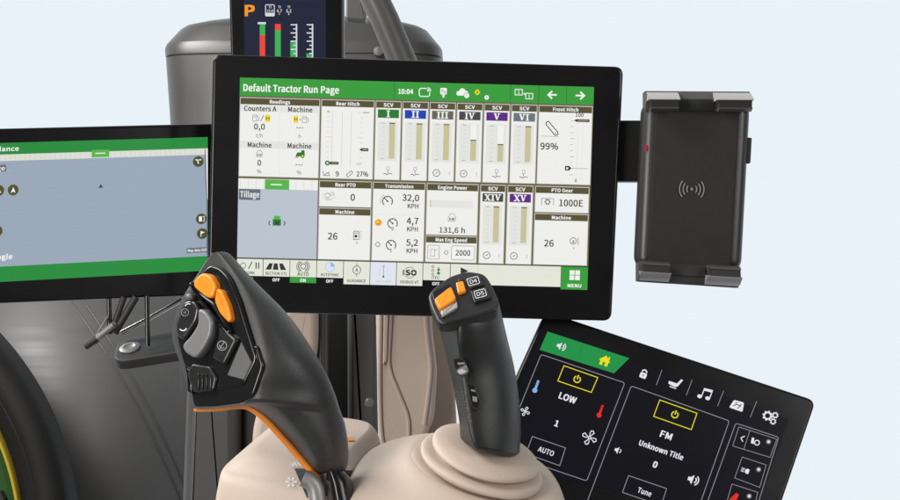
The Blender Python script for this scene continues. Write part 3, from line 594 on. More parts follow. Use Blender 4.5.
s2.rect(-205, 11.4, 207.6, 17.8, 'cream', 2)
for k in range(-40, 42): s2.rect(k*5, 11.6, k*5 + .4, 17.6, 'pale', 3)
s2.rect(91.5, 9.6, 109, 17, 'greenlight', 4); s2.rect(95, 12.6, 105, 13.6, 'white', 5)
s2.poly([(100.6, 43.6), (103, 47.6), (98.2, 47.6)], 'iron', 4); s2.disc(100.6, 44.4, .6, 'greendark', 5)
s2.rect(-30, 21.4, 6, 28, 'maplabel', 4); s2.text('Tillage', 4.6, 24.8, 4, 'white', 5, 24, 0, 'r')
s2.text('Google', 12, 111.5, 4.6, 'white', 4, 25, .02, 'r')
s2.rect(186.5, 112, 207, 117.2, 'maplabel', 4); s2.text('Map data ©20', 197, 114.6, 2.7, 'white', 5, 18.6)
s2.poly([(205.4, 12), (207.6, 12), (207.6, 64), (206.8, 62)], 'cream', 4); s2.stroke([(204.6, 12), (205.4, 40), (206.8, 68), (206.8, 120)], .7, 'iron', 5)
for k in range(20): s2.rect(-205, 20 + k*5.1, 204, 20.3 + k*5.1, 'mapleft2', 2)
for k in range(40): s2.rect(-200 + k*10.2, 18, -199.7 + k*10.2, 120.6, 'mapleft2', 2)
s2.done('map_area', scr2)
for x, y, k in ((13, 46.5, 0), (-1.4, 46.4, 0), (-3, 86, 0), (198, 24.6, 1), (201, 83, 2), (202, 98, 3)):
    s2.disc(x, y, 5.5, 'oldolive', 4, 24); s2.ring(x, y, 5.2, .5, 'oliveline', 5)
    if k == 0: s2.poly([(x, y - 3), (x + 2.4, y + 2.8), (x, y + 1.6), (x - 2.4, y + 2.8)], 'white', 6)
    elif k == 1: s2.stroke([(x - 3, y - 1.8), (x - .6, y - 1.6), (x, y + 2.4)], 1.1, 'white', 6); s2.stroke([(x + 3, y - 1.8), (x + .6, y - 1.6)], 1.1, 'white', 6)
    elif k == 2: s2.rect(x - 2.4, y - 2.6, x + .6, y + 2.6, 'white', 6); s2.stroke([(x + 1.4, y - 2.4), (x + 2.8, y - 2.4), (x + 2.8, y + 2.4), (x + 1.4, y + 2.4)], .6, 'white', 6)
    else: s2.stroke([(x - 1.4, y + 3), (x - 1.4, y - 2.6)], .8, 'white', 6); s2.poly([(x - 1.4, y - 2.6), (x + 2.6, y - 1.2), (x - 1.4, y + .4)], 'white', 6)
    s2.done('round_key', scr2)
s2.rect(-205, 121, 207.6, 136, 'greenleft', 1); s2.done('footer_bar', scr2)

# bracket under the left display
db = 1.45; B = lambda x, y, d=db: P(x, y, d)
br = thing('monitor_bracket', 'black looped bracket with rods and a bolt hanging under the left monitor', 'bracket', loc=B(131, 345))
O = B(131, 345)
b = MB()
fb = Frame(B(140, 345), Vector((1, 0, .16)), Vector((-.1, .9, .42)))
slab(b, roundpoly([(-.020, -.022), (.09, -.022), (.09, .016), (-.020, .016)], [.012, .002, .002, .012], 6), -.009, 0, .0015, MATS['gloss_black'])
o = MB(); o.add([fb.world(*v) for v in b.v], b.f, MATS['soft_black']); o.build('plate', br, O)
for x0, y0, x1, y1, nm, r, m in ((109, 296, 109.5, 334, 'post', .0021, 'gloss_black'), (147, 296, 147.6, 346, 'post', .0021, 'gloss_black'),
                             (136, 297, 114.5, 333, 'rod', .003, 'soft_black'), (124, 297, 115, 322, 'rod', .0026, 'soft_black')):
    b = MB(); tube(b, [B(x0, y0, 1.437), B(x1, y1, 1.437)], r, MATS[m]); b.build(nm, br, O)
b = MB(); tube(b, [B(121, 333, 1.46), B(150, 318, 1.465), B(182, 300, 1.47)], .0019, MATS['chrome']); b.build('rod', br, O, label='thin bright steel rod')
b = MB(); tube(b, [B(113.5, 325, 1.43), B(97, 338.5, 1.43)], .0026, MATS['silver']); tube(b, [B(108, 316, 1.432), B(96, 336, 1.432)], .0008, MATS['silver']); b.build('rod', br, O, label='short silver rod')
b = MB(); tube(b, [B(97, 338.5, 1.43), B(85, 346.5, 1.43)], .0032, MATS['soft_black']); b.build('rubber_tip', br, O)
b = MB()
for k, (r, h) in enumerate(((.0085, .0015),)):
    loft(b, [[fb.world(-.008 + rr*math.cos(2*math.pi*i/24), -.003 + rr*math.sin(2*math.pi*i/24), hh) for i in range(24)] for rr, hh in ((.0085, .0002), (.0085, .0011), (.0074, .0017), (.005, .0019), (.004, .0013), (.001, .0013))], MATS['dull_steel'])
b.build('bolt', br, O)
b = MB(); tube(b, [B(133, 352, 1.452), B(133.5, 363.5, 1.452)], .005, MATS['chrome'], 6); b.build('nut', br, O)

# ================================================================== CORNER POST GAUGE DISPLAY
fg = Frame(P(287, 20, 1.52), Vector((1, 0, 0)), Vector((.0, 0, 1)))
gd = thing('gauge_display', 'narrow upright black display with an orange P and coloured gauge bars above the centre monitor', 'display', fg)
b = MB(); slab(b, roundpoly([fg.loc(*q) for q in ((227.5, -70), (343.5, -70), (343.5, 150), (233, 150))], .005, 5), -.02, 0, .0018, MATS['black_glass']); b.build('housing', gd)
s3 = Sheet(fg, ident, .0003)
s3.poly([(242.3, -62), (326, -62), (326, 130), (246, 130)], 'gaugeblue', 0); scr3 = s3.done('screen', gd)
s3.text('P', 249.8, 10.6, 10.4, 'gaugeorange', 1, 8.4, .03); s3.done('lettering', scr3)
s3.frame(265.6, 4.8, 274.4, 16, .8, 'gaugewhite', 1, 1); s3.rect(266, 12.8, 274, 15.6, 'gaugewhite', 1)
s3.text('TI', 270, 7.2, 2.4, 'gaugewhite', 2); s3.text('13.0', 270, 10.8, 2.4, 'gaugewhite', 2, 6)
s3.text('TI', 279.4, 7, 2.4, 'gaugewhite', 2); s3.text('4.7', 279.4, 11, 3, 'gaugewhite', 2, 5); s3.rect(278.8, 13, 279.8, 15, 'gaugeorange', 2)
s3.text('TI', 288.8, 7, 2.4, 'gaugewhite', 2); s3.text('5.2', 288.8, 11, 3, 'gaugewhite', 2, 5); s3.rect(288.4, 13, 289.2, 15, 'gaugewhite', 2)
s3.done('readout', scr3)
s3.rect(259.8, 23, 265.2, 35, 'gaugegreen', 1); s3.rect(259.8, 35, 265.2, 80, 'gaugered', 1); s3.rect(257.8, 22.2, 266, 24.2, 'gaugewhite', 2); s3.done('gauge_bar', scr3, 'gauge bar green over red')
s3.rect(275, 24, 280.8, 30.4, 'gaugered', 1); s3.rect(275, 30.4, 280.8, 80, 'gaugegreen', 1); s3.done('gauge_bar', scr3, 'gauge bar red over green')
for x, gt, lab in ((296.4, 41, 'white ruler scale with a green bar'), (312.4, 53.4, 'white ruler scale almost empty')):
    s3.rect(x - .5, 24, x + .9, 80, 'gaugewhite', 2)
    for k in range(12): s3.rect(x - (5.6 if k % 2 == 0 else 3), 24.2 + k*4.1, x, 25.4 + k*4.1, 'gaugewhite', 2)
    s3.rect(x - 6, gt, x - .8, 80, 'gaugegreen', 1); s3.done('gauge_bar', scr3, lab)
for k in range(6): s3.text('7%3kmh'[k], 291 + k*4, -2.4, 4.4, 'dotglow', 1)
s3.done('lettering', scr3)

# ================================================================== PHONE HOLDER
rl = R(2.0)
fp = Frame(P(693, 190, 1.375), Vector((math.cos(rl), 0, -math.sin(rl))), Vector((math.sin(rl), 0, math.cos(rl))))
ph = thing('phone_holder', 'black wireless charging phone holder with grey clamps beside the centre monitor', 'phone holder', fp)
px = 1.375 / F
b = MB()
slab(b, roundpoly([fp.loc(*q) for q in ((643.5, 100), (751.5, 102), (742.5, 272), (635.6, 268))], 13.5*px, 8), -.022, 0, .0085, MATS['holder_satin'], 9)
b.build('body', ph)
b = MB()
slab(b, roundpoly([fp.loc(*q) for q in ((656, 106), (739, 108), (730, 270), (648, 266))], 3*px, 4), -.002, .0007, .0006, MATS['pad_rubber'], 4)
b.build('charging_pad', ph)
s4 = Sheet(fp, ident, .0018)
gp = MATS['grey_print']
c = (691.4, 189.2); s4.disc(*c, 1.3, gp, 1)
for r in (5, 8.6, 12.2):
    s4.arc(*c, r, -38, 42, 1.1, gp, 1); s4.arc(*c, r, 142, 222, 1.1, gp, 1)
s4.done('charging_symbol', ph)
s4.base = .0006; s4.rect(644.6, 145, 646.7, 151.6, 'led', 1); s4.done('indicator_lamp', ph)
def prism(mb, prof_a, prof_b, mat):
    """loft between two matching 3D polygons"""
    n = len(prof_a); vs = list(prof_a) + list(prof_b)
    fs = [(i, (i+1) % n, n + (i+1) % n, n + i) for i in range(n)] + [tuple(reversed(range(n))), tuple(range(n, 2*n))]
    mb.add(vs, fs, mat)
def clamp(sign, yo, yi, slope, left, right, ends):
    """bar along the end of the holder with two claws reaching forward; yo outer edge, yi pad edge (photo rows at x=690)"""
    b = MB(); g = MATS['clamp_grey']; k = sign
    def bar(xa, xb, rows, mat, ta=0, tb=0):           # rows: (row, w) profile; ta/tb: taper of the outer edge
        prism(b, [(*fp.loc(xa + ta*(1 if n < 1 else 0), r + (xa - 690)*slope), w) for n, (r, w) in enumerate(rows)], [(*fp.loc(xb - tb*(1 if n < 1 else 0), r + (xb - 690)*slope), w) for n, (r, w) in enumerate(rows)], mat)
    bar(ends[0], ends[1], [(yo, -.018), (yo, .0), (yo + k*8, .006), (yi, .002), (yi, -.018)], g)
    bar(left[1] - .4, right[0] + .4, [(yo + k*.2, -.002), (yo + k*9, .007), (yo + k*10, .007), (yi, .0035), (yi, -.002)], MATS['soft_black'])
    for xa, xb in (left, right):
        bar(xa, xb, [(yo - k*.2, -.006), (yo + k*3, .008), (yo + k*9.6, .0200), (yo + k*10.6, .0205), (yo + k*11, .019), (yo + k*11, -.004)], MATS['claw_grey'], 2 if xa < 660 else 0, 2 if xb > 730 else 0)  # sloping claw faces paler than the clamp: light falling on them put into the colour
        bar(xa + 3, xb - 1.5, [(yo + k*10.4, .018), (yo + k*10.8, .0202), (yo + k*18, .0185), (yo + k*18, .008)], MATS['soft_black'])
        bar(xa + 3, xb - 1, [(yo + k*17.8, .010), (yo + k*17.8, .0192), (yo + k*19.4, .0185), (yo + k*21.6, .013), (yo + k*21, .008)], MATS['clamp_grey'])
    return b
b = clamp(1, 91.2, 111, .006, (645.4, 677), (712.5, 749.4), (645.2, 749.6)); b.build('clamp', ph, label='upper grey clamp with two claws')
b = clamp(-1, 285, 264.5, .062, (638, 668), (704, 738.2), (638, 738.4)); b.build('clamp', ph, label='lower grey clamp with two claws')
b = MB(); slab(b, roundpoly([fp.loc(*q) for q in ((747, 137), (753.4, 137), (752, 163), (746, 163))], 1.5*px, 3), -.014, -.006, .001, MATS['soft_black']); b.build('side_button', ph)
b = MB(); slab(b, [fp.loc(*q) for q in ((600, 117), (660, 117), (660, 180), (600, 180))], -.056, -.034, .002, MATS['black_plastic']); slab(b, [fp.loc(*q) for q in ((648, 124), (676, 124), (676, 174), (648, 174))], -.036, -.021, .001, MATS['black_plastic']); b.build('mounting_arm', ph)

# ================================================================== TOUCH PANEL (lower right)
ar, al = R(19.4), R(20.4); lean = R(14)
up = Vector((math.sin(R(19.8)) * math.cos(lean), math.sin(lean), math.cos(R(19.8)) * math.cos(lean)))
ft = Frame(P(655, 430, 1.40), Vector((math.cos(R(19.6)), 0, -math.sin(R(19.6)))), up)
tp = thing('touch_panel', 'tilted black touch panel with white icons and yellow power keys at the lower right', 'touch panel', ft)
b = MB()
slab(b, roundpoly([ft.loc(*q) for q in ((546, 311), (816.5, 400.5), (758, 572), (470, 480))], [.0075]*4, 7), -.016, 0, .0022, MATS['black_glass'])
b.build('housing', tp)
ca, sa, cb, sb = math.cos(ar), math.sin(ar), math.cos(al), math.sin(al)
SC = 2.631
def mapt(a, b):                     # (a,b): units along the panel from its upper left corner
    return (540 + a*ca - b*sb, 318 + a*sa + b*cb)
det = ca*cb + sa*sb
def C(cx, cy):                      # measured point -> panel units
    x = 500 + cx/SC - 540; y = 310 + cy/SC - 318
    return ((x*cb + y*sb)/det, (y*ca - x*sa)/det)
s5 = Sheet(ft, mapt, .0003)
s5.poly([C(105, 50), C(760, 288), C(660, 560), C(-20, 400)], 'night', 0); scr5 = s5.done('screen', tp)
s5.poly([C(125, 57), C(340, 127), C(300, 167), C(104, 105)], 'greenpanel', 1); s5.stroke([C(217, 88), C(205, 135)], .5, 'greendark', 2)
def speaker(cx, cy, k, nw=2):
    x, y = C(cx, cy)
    s5.poly([(x-4*k, y-1.4*k), (x-2.2*k, y-1.4*k), (x, y-3.8*k), (x, y+3.8*k), (x-2.2*k, y+1.4*k), (x-4*k, y+1.4*k)], 'glow', 3)
    for r in ((2.2, 4)[:nw]): s5.arc(x + .4*k, y, r*k, -60, 60, .95*k, 'glow', 3)
speaker(160, 96, 1.05)
x, y = C(275, 134)
s5.poly([(x-6, y+.4), (x, y-5.4), (x+6, y+.4)], 'yellowglow', 3); s5.rect(x-4.2, y, x+4.2, y+5, 'yellowglow', 3); s5.rect(x+2.6, y-5, x+4.2, y-1, 'yellowglow', 3); s5.rect(x-1.2, y+1.4, x+1.2, y+5.1, 'greenpanel', 4)
s5.done('header_tab', scr5)
x, y = C(378, 168); s5.poly(roundpoly([(x-3.4, y-1), (x+3.4, y-1), (x+3.4, y+4.6), (x-3.4, y+4.6)], 1.4), 'glow', 1); s5.arc(x, y-1.6, 2.3, 180, 360, 1.3, 'glow', 1); s5.rect(x-.5, y+.8, x+.5, y+2.8, 'night', 2)
x, y = C(460, 193); s5.poly([(x+4.6, y-6), (x+6.6, y-5.4), (x+3.6, y+2.4), (x+1, y+3.6), (x-6, y+2.6), (x-6.6, y-.2), (x-1, y-.4), (x+2, y-.4)], 'glow', 1); s5.rect(x-4, y+4.2, x+3, y+5.2, 'glow', 1)
x, y = C(540, 221); s5.disc(x-4.6, y+4.2, 2.4, 'glow', 1, 16, 1.9); s5.disc(x+3.6, y+3.4, 2.4, 'glow', 1, 16, 1.9); s5.rect(x-3.2, y-5, x-2.2, y+4, 'glow', 1); s5.rect(x+5, y-5.6, x+6, y+3.4, 'glow', 1); s5.poly([(x-3.2, y-5.2), (x+6, y-6), (x+6, y-3.4), (x-3.2, y-2.6)], 'glow', 1)
x, y = C(624, 251); s5.poly(roundpoly([(x-7, y+4.8), (x-5, y-4), (x+5.4, y-4.8), (x+7.2, y+4.6)], 1.6), 'glow', 1); s5.stroke([(x-3.8, y+2), (x-1, y-.6), (x+2.2, y-.4), (x+3.8, y-2.6)], .8, 'night', 2); s5.stroke([(x+1.2, y+3), (x+3.4, y-.6)], .8, 'night', 2); s5.stroke([(x-3, y-1.8), (x-.6, y-2.2)], .8, 'night', 2)
x, y = C(711, 281)
for gx, gy, gr in ((-3, 0, 3.4), (4, -3, 2.2), (4.2, 3.6, 2.2)):
    s5.ring(x+gx, y+gy, gr, gr*.5, 'glow', 1)
    for d in range(0, 360, 45): s5.disc(x+gx+gr*1.32*math.cos(R(d)), y+gy+gr*1.32*math.sin(R(d)), gr*.24, 'glow', 1, 8)
for q0, q1 in (((426, 158), (411, 198)), ((505, 184), (490, 225)), ((588, 213), (572, 253)), ((675, 240), (658, 283))): s5.stroke([C(*q0), C(*q1)], .6, 'lineglow', 1)
s5.done('icon_row', scr5)
def box(pts, wd, mat, r=0, lv=1): s5.stroke(roundpoly([C(*q) for q in pts], r, 4) if r else [C(*q) for q in pts], wd, mat, lv, True)
def power(cx, cy):
    x, y = C(cx, cy); s5.arc(x, y+.3, 3.2, -60, 240, 1.1, 'yellowglow', 2); s5.rect(x-.6, y-4.2, x+.6, y+.2, 'yellowglow', 2)
def fan(cx, cy, k):
    x, y = C(cx, cy)
    for d in range(10, 370, 90):
        a = R(d); s5.stroke([(x + k*(.8*math.cos(a)), y + k*.8*math.sin(a))] + [(x + k*(3.6*math.cos(a+q*.35) * rr), y + k*(3.6*math.sin(a+q*.35) * rr)) for q, rr in ((-1.2, .9), (-.8, 1.45), (0, 1.6), (.9, 1.35), (.6, .8))], .8*k**.5, 'glow', 2, True)
    s5.ring(x, y, 1.0*k, .7, 'glow', 3)
def thermo(cx, cy, mat):
    x, y = C(cx, cy); s5.stroke([(x, y-5.6), (x, y+3)], 2.4, mat, 2); s5.disc(x, y+4, 2.5, mat, 2); s5.disc(x, y-5.6, 1.2, mat, 2); s5.stroke([(x-.9, y-4), (x+.4, y-4)], .5, 'night', 3); s5.stroke([(x-.9, y-1.6), (x+.4, y-1.6)], .5, 'night', 3)
box([(108, 117), (328, 192), (228, 450), (4, 374)], .7, 'lineglow', 2.4)
box([(168, 147), (257, 178), (240, 217), (152, 187)], .8, 'yellowglow'); power(203, 182)
s5.text('LOW', *C(178, 232), 6.2, 'glow', 2, 17.2, .015); s5.text('1', *C(149, 299), 5.8, 'glow', 2, None, .02)
thermo(95, 202, 'iceblue'); thermo(264, 267, 'redglow'); fan(66, 267, .8); fan(235, 336, 1.3)
box([(85, 333), (172, 363), (157, 410), (68, 378)], .7, 'lineglow'); s5.text('AUTO', *C(121, 372), 5, 'glow', 2, 16, .0)
s5.done('climate_tile', scr5)
box([(345, 200), (603, 292), (480, 640), (225, 515)], .7, 'lineglow', 2.4)
box([(420, 237), (518, 272), (503, 315), (404, 280)], .8, 'yellowglow'); power(460, 275)
s5.text('FM', *C(437, 330), 6.4, 'glow', 2, 11.4, .015); s5.text('Unknown Title', *C(424, 369), 5.2, 'glow', 2, 46, .012); s5.text('0', *C(408, 407), 6, 'glow', 2, None, .02)
speaker(311, 370, .95, 1); speaker(507, 447, 1.3)
box([(338, 436), (438, 470), (424, 515), (322, 480)], .7, 'lineglow'); s5.text('Tune', *C(380, 479), 5.2, 'glow', 2, 14, .0)
s5.done('radio_tile', scr5)
box([(620, 298), (733, 335), (650, 600), (520, 575)], .7, 'lineglow', 2.4)
box([(628, 308), (728, 340), (710, 388), (612, 358)], .6, 'lineglow'); s5.stroke([C(657, 318), C(641, 366)], .6, 'lineglow')
x, y = C(637, 338); s5.stroke([(x+1.6, y-3), (x-1.4, y), (x+1.6, y+3)], .9, 'glow', 2)
x, y = C(672, 347); s5.ring(x+1.6, y+.4, 2.4, 1, 'glow', 2); s5.poly([(x-5, y-2.8), (x-2.6, y-3.2), (x-1, y+2.8), (x-4, y+2.8)], 'glow', 2)
box([(637, 387), (700, 408), (683, 467), (617, 442)], .6, 'lineglow')
x, y = C(645, 423); s5.poly([(x+3.8, y-2.2), (x+3.8, y+2.2), (x+1.6, y+2.6), (x-.2, y+1.4), (x-.2, y-1.4), (x+1.6, y-2.6)], 'glow', 2)
for k in (-1.6, 0, 1.6): s5.stroke([(x-4.4, y+k), (x-1, y+k)], .7, 'glow', 2)
box([(610, 458), (678, 480), (664, 535), (595, 510)], .6, 'lineglow')
x, y = C(616, 492); s5.poly([(x-4, y+4), (x+.4, y-4.4), (x+3.6, y-3.6), (x+3, y+4)], 'redglow', 2)
for q in ((706, 347), (680, 420), (655, 490)): s5.disc(*C(*q), 2.5, 'dotglow', 2); s5.disc(*C(*q), 1.3, 'glow', 3)
s5.done('lamp_tile', scr5)

# ================================================================== CONSOLE (beige)
e2 = Vector((0, math.cos(R(19)), math.sin(R(19))))
def ovalrings(st, n=72, away=0, turn=0):
    """st: (Lx,Ly,Rx,Ry,depth,halfdepth in m,exponent); turn swings the rounded box about the vertical"""
    rings = []
    for lx, ly, rx, ry, d, hb_, ex in st:
        d += away
        a = P(lx, ly, d); c = P(rx, ry, d); m = (a + c)/2; h = (c - a)/2; q = []
        for i in range(n):
            t = 2*math.pi*i/n; ct, s_ = math.cos(t), math.sin(t)
            x = math.copysign(abs(ct)**(2/ex), ct); y = math.copysign(abs(s_)**(2/ex), s_)
            q.append((x*math.cos(turn) - y*math.sin(turn), x*math.sin(turn) + y*math.cos(turn)))
        mx_ = max(abs(p[0]) for p in q)
        rings.append([m + h*(x/mx_) + e2*hb_*y/mx_ for x, y in q])
    return rings
con = thing('armrest_console', 'beige moulded armrest console with rounded humps under both control levers', 'console', loc=P(400, 500, 1.2))
OC = con.location.copy()
b = MB()
ls = [(292, 439, 346, 436, 1.214, .016, 5), (268, 440, 364, 433.5, 1.212, .032, 5.5), (255, 442, 369, 434, 1.21, .044, 6), (241, 449, 374, 440, 1.207, .050, 6.5), (231, 455, 377, 446, 1.205, .053, 7), (225, 460, 379, 452, 1.202, .055, 7), (222, 470, 381, 464, 1.20, .057, 7), (217, 500, 385, 492, 1.20, .060, 7), (208, 560, 391, 555, 1.20, .064, 7), (200, 640, 397, 640, 1.20, .068, 7)]
rings = ovalrings(crom(ls, 4), 120, .024, R(-24)); loft(b, rings, MATS['beige']); lever_house = b.build('lever_housing', con, OC)
lh_bvh = BVHTree.FromPolygons([Vector(v) for v in b.v], b.f)
b = MB()
ms = [(432, 462, 532, 484, 1.185, .028, 2), (413, 452, 546, 487, 1.185, .045, 2.2), (393, 461, 554, 490, 1.185, .06, 2.4), (367, 473, 561, 498, 1.182, .072, 2.6), (350, 485, 566, 510, 1.18, .078, 2.8), (341, 505, 570, 530, 1.18, .082, 3), (336, 570, 574, 590, 1.18, .084, 3), (332, 650, 578, 660, 1.18, .086, 3)]
loft(b, ovalrings(crom(ms, 4)), MATS['beige']); b.build('joystick_housing', con, OC)
def project(bvh, pts, off):
    out = []
    for x, y in pts:
        r = ray(x, y).normalized(); h = bvh.ray_cast(CAM, r)
        p, n = (h[0], h[1]) if h[0] else (P(x, y, 1.17), Vector((0, -1, 0)))
        if n.dot(r) > 0: n = -n
        out.append(p + n*off)
    return out
def decal(mb, bvh, pts, off, mat, cen=True):
    p = project(bvh, pts, off); n = len(p)
    cx = sum(q[0] for q in pts)/n; cy = sum(q[1] for q in pts)/n
    c = project(bvh, [(cx, cy)], off)[0]
    mb.add(p + [c], [(n, i, (i+1) % n) for i in range(n)], mat)
def quadgrid(q, k):
    pass
def patch(mb, bvh, q, off, mat, n=6):
    """quad of photo points laid onto a surface as a fine grid"""
    a, bb, c, d = q; pts = []
    for j in range(n+1):
        for i in range(n+1):
            u, v = i/n, j/n
            pts.append(tuple((1-u)*(1-v)*a[k] + u*(1-v)*bb[k] + u*v*c[k] + (1-u)*v*d[k] for k in (0, 1)))
    p = project(bvh, pts, off)
    mb.add(p, [(j*(n+1)+i, j*(n+1)+i+1, (j+1)*(n+1)+i+1, (j+1)*(n+1)+i) for j in range(n) for i in range(n)], mat)
b = MB(); patch(b, lh_bvh, ((294.5, 469), (352, 471), (360, 494), (307, 498)), .0006, MATS['dark_post'], 18); b.build('lever_slot', con, OC, smooth=80)
wp = MATS['white_print']
for kind, cx, cy in ((0, 291.5, 483), (1, 296.5, 465.5), (1, 313.5, 496.5), (1, 358.5, 477)):
    b = MB(); bits = []
    if kind == 0:
        for k in range(6): bits += [(cx + 4.4*math.cos(k*1.05), cy + 4.0*math.sin(k*1.05), 1.3), (cx + 2.2*math.cos(k*1.05 + .5), cy + 2*math.sin(k*1.05 + .5), .8)]
    else:
        for k in range(8): bits.append((cx - 4 + k*1.15, cy + 1.5*math.sin(k*2.1), .95))
    for x, y, r_ in bits: decal(b, lh_bvh, [(x + r_*math.cos(2*math.pi*i/8), y + r_*.85*math.sin(2*math.pi*i/8)) for i in range(8)], .0011, wp)
    b.build('printed_symbol', con, OC, smooth=0)
b = MB(); decal(b, lh_bvh, [(346.5, 439), (352.5, 438.4), (355, 441.6), (348, 442)], .0008, MATS['orange_trim']); b.build('orange_mark', con, OC, smooth=0)

# ================================================================== LEFT LEVER
fF = Frame(P(215, 330, 1.158), P(262, 350, 1.135) - P(172, 335, 1.175), P(215, 255, 1.165) - P(215, 400, 1.155))
lev = thing('control_lever', 'tall dark grey control lever with orange buttons and an orange edge left of the joystick', 'control lever', loc=P(330, 480, 1.165))
OL = lev.location.copy()
def section(st, n1=14, n2=14, n3=22):
    lx, ly, cx, cy, rx, ry, dl, dc, dr, dbk, k = st; r = []
    for i in range(n1):
        u = i/n1; g = k*min(1, u*1.0 + .06*min(1, u/.08)) + (1-k)*math.sin(u*math.pi/2)
        r.append(P(lx + (cx-lx)*u, ly + (cy-ly)*u, dl + (dc-dl)*min(1, g)))
    for i in range(n2):
        v = i/n2*math.pi/2
        r.append(P(cx + (rx-cx)*math.sin(v), cy + (ry-cy)*math.sin(v), dc + (dr-dc)*(1-math.cos(v))))
    for i in range(n3):
        t = i/n3*math.pi; w = (1 + math.cos(t))/2
        r.append(P(lx + (rx-lx)*w, ly + (ry-ly)*w, dl + (dr-dl)*w + (dbk - max(dl, dr))*math.sin(t)))
    return r
raw = [(212, 253, 217, 252, 222, 251.5), (204, 264, 222, 257, 231, 255), (193, 281, 234, 271, 248, 274), (183, 297, 245, 288, 265, 291), (175, 316, 254, 306, 283, 309), (172, 332, 261, 324, 297, 326), (174, 346, 266, 342, 309, 344), (180, 363, 269, 358, 319, 360), (186, 384, 267, 374, 328, 377), (191, 399, 262, 388, 335, 394)]
hs = []
for i, q in enumerate(raw):
    dl = fF.depth(q[0], q[1]); dc = fF.depth(q[2], q[3]); t = min(1, .25 + i*.18)
    hs.append((*q, dl, dc, dc + .034*t, dl + (.02 if i < 1 else .03), 1.0))
dj = fF.depth(195, 409)
hs += [(196, 409, 262, 400, 339, 407, dj, fF.depth(262, 400), 1.172, dj + .03, 1), (228, 407, 272, 405, 342, 415, 1.168, 1.138, 1.174, 1.20, .6), (243, 406, 283, 410, 345, 424, 1.17, 1.14, 1.176, 1.204, .2),
       (262, 417, 298, 425, 347.5, 438, 1.17, 1.143, 1.177, 1.202, 0), (285, 440, 313, 445, 348.5, 451, 1.17, 1.147, 1.177, 1.20, 0), (303, 461, 321, 462, 348, 463, 1.17, 1.150, 1.176, 1.195, 0), (311, 471, 326, 470, 345.5, 470, 1.17, 1.156, 1.174, 1.186, 0), (318, 474, 328, 473, 340, 473, 1.17, 1.164, 1.172, 1.178, 0)]
b = MB(); loft(b, [section(s_) for s_ in crom(hs, 4)], MATS['grip_rubber']); b.build('grip', lev, OL, smooth=60)
lv_bvh = BVHTree.FromPolygons([Vector(v) for v in b.v], b.f)
# orange strip along the rear edge
edge = crom([(194, 409.5), (215, 408.6), (240, 405.4), (252, 408), (266, 419), (285, 439.5), (300, 457), (312, 471), (319, 481)], 5)
b = MB(); tube(b, [P(x, y + .8, 1.166) for x, y in edge], [.0010 + .0014*min(1, i/18) for i in range(len(edge))], MATS['orange_trim'], 12); b.build('orange_strip', lev, OL)
fF2 = Frame(fF.o + fF.n*.0030, fF.ux, fF.uy)
def fslab(mb, pts, w0, w1, bev, mat, r=0, fr=fF2, seg=4):
    b_ = MB(); q = [fr.loc(*p) for p in pts]
    slab(b_, roundpoly(q, r, 5) if r else q, w0, w1, bev, mat, seg)
    mb.add([fr.world(*v) for v in b_.v], b_.f, mat)
def fpart(name, pts, w0, w1, bev, mat, r=.002, parent=None, fr=fF2, O_=None, label=None):
    m = MB(); fslab(m, pts, w0, w1, bev, MATS[mat], r, fr); return m.build(name, parent or lev, O_ if O_ is not None else OL, label=label)
fpart('lower_guard', ((181, 350), (188, 374), (194.5, 407.5), (216, 407), (242, 403.5), (254, 396), (264, 366), (258, 345)), -.006, .0010, .0012, 'gloss_black', .003)
face = fpart('control_face', ((211, 265), (221, 267), (231.5, 278), (241.5, 301), (249, 326), (259.5, 359), (246, 386), (196, 394), (183, 358), (177.5, 334), (187, 302), (202, 275)), -.004, .0022, .0016, 'gloss_black', .004)
fpart('thumb_button', ((200.4, 282), (206, 275.4), (212, 273.5), (218, 277), (223.5, 287), (219.5, 299.5), (213, 298), (201, 288)), .001, .0075, .0016, 'orange_plastic', .0028, label='larger orange thumb button')
fpart('thumb_button', ((222.5, 288.5), (228, 291.5), (234.5, 306), (237.5, 320), (234.5, 323.5), (225, 313), (220.3, 301)), .001, .0065, .0014, 'orange_plastic', .0018, label='narrow orange thumb button')
fpart('divider_bar', ((194.5, 284), (197.5, 281.5), (203, 290), (221, 302.5), (233, 324), (237, 333), (233, 334), (216, 308), (198, 293)), .001, .007, .002, 'gloss_black', .002)
fpart('paddle_switch', ((207, 309), (214, 311), (221.5, 321), (220, 336), (212.5, 350), (204.5, 359.5), (194, 353), (191, 346), (200, 336), (207, 325)), .001, .0095, .0018, 'silver', .0032)
k = fpart('push_button', ((190, 302), (200, 300), (206, 309), (203, 322), (190, 341), (182, 336), (181, 326)), .001, .0065, .0022, 'gloss_key', .0026, label='black button with a white crescent')
fpart('push_button', ((224, 322), (238, 336), (243, 340), (230, 366), (217, 358), (223, 338)), .001, .006, .002, 'gloss_key', .0022, label='black button with a round symbol')
fpart('ball_switch', ((193, 294), (198, 294), (199.5, 299), (196, 301.5), (192.5, 299)), .001, .0085, .003, 'silver', .002)
fpart('grey_facet', ((244, 342), (254.5, 363), (247, 380), (230, 375.5)), .001, .0032, .0006, 'facet_grey', .001)
fpart('ribbed_pad', ((196, 364), (214, 366), (221, 378), (218, 391), (197, 392.5), (191, 374)), .001, .0045, .0014, 'gloss_key', .002)
m = MB()
for x in (203, 207, 211, 215): fslab(m, ((x, 374), (x + 1.6, 374.2), (x + 1.2, 390), (x - .6, 390)), .003, .0056, .0005, MATS['gloss_black'])
m.build('ribs', lev, OL)
fpart('lower_lip', ((190, 366), (196, 372), (196, 394), (191, 392)), .0008, .0042, .001, 'gloss_black', .001)
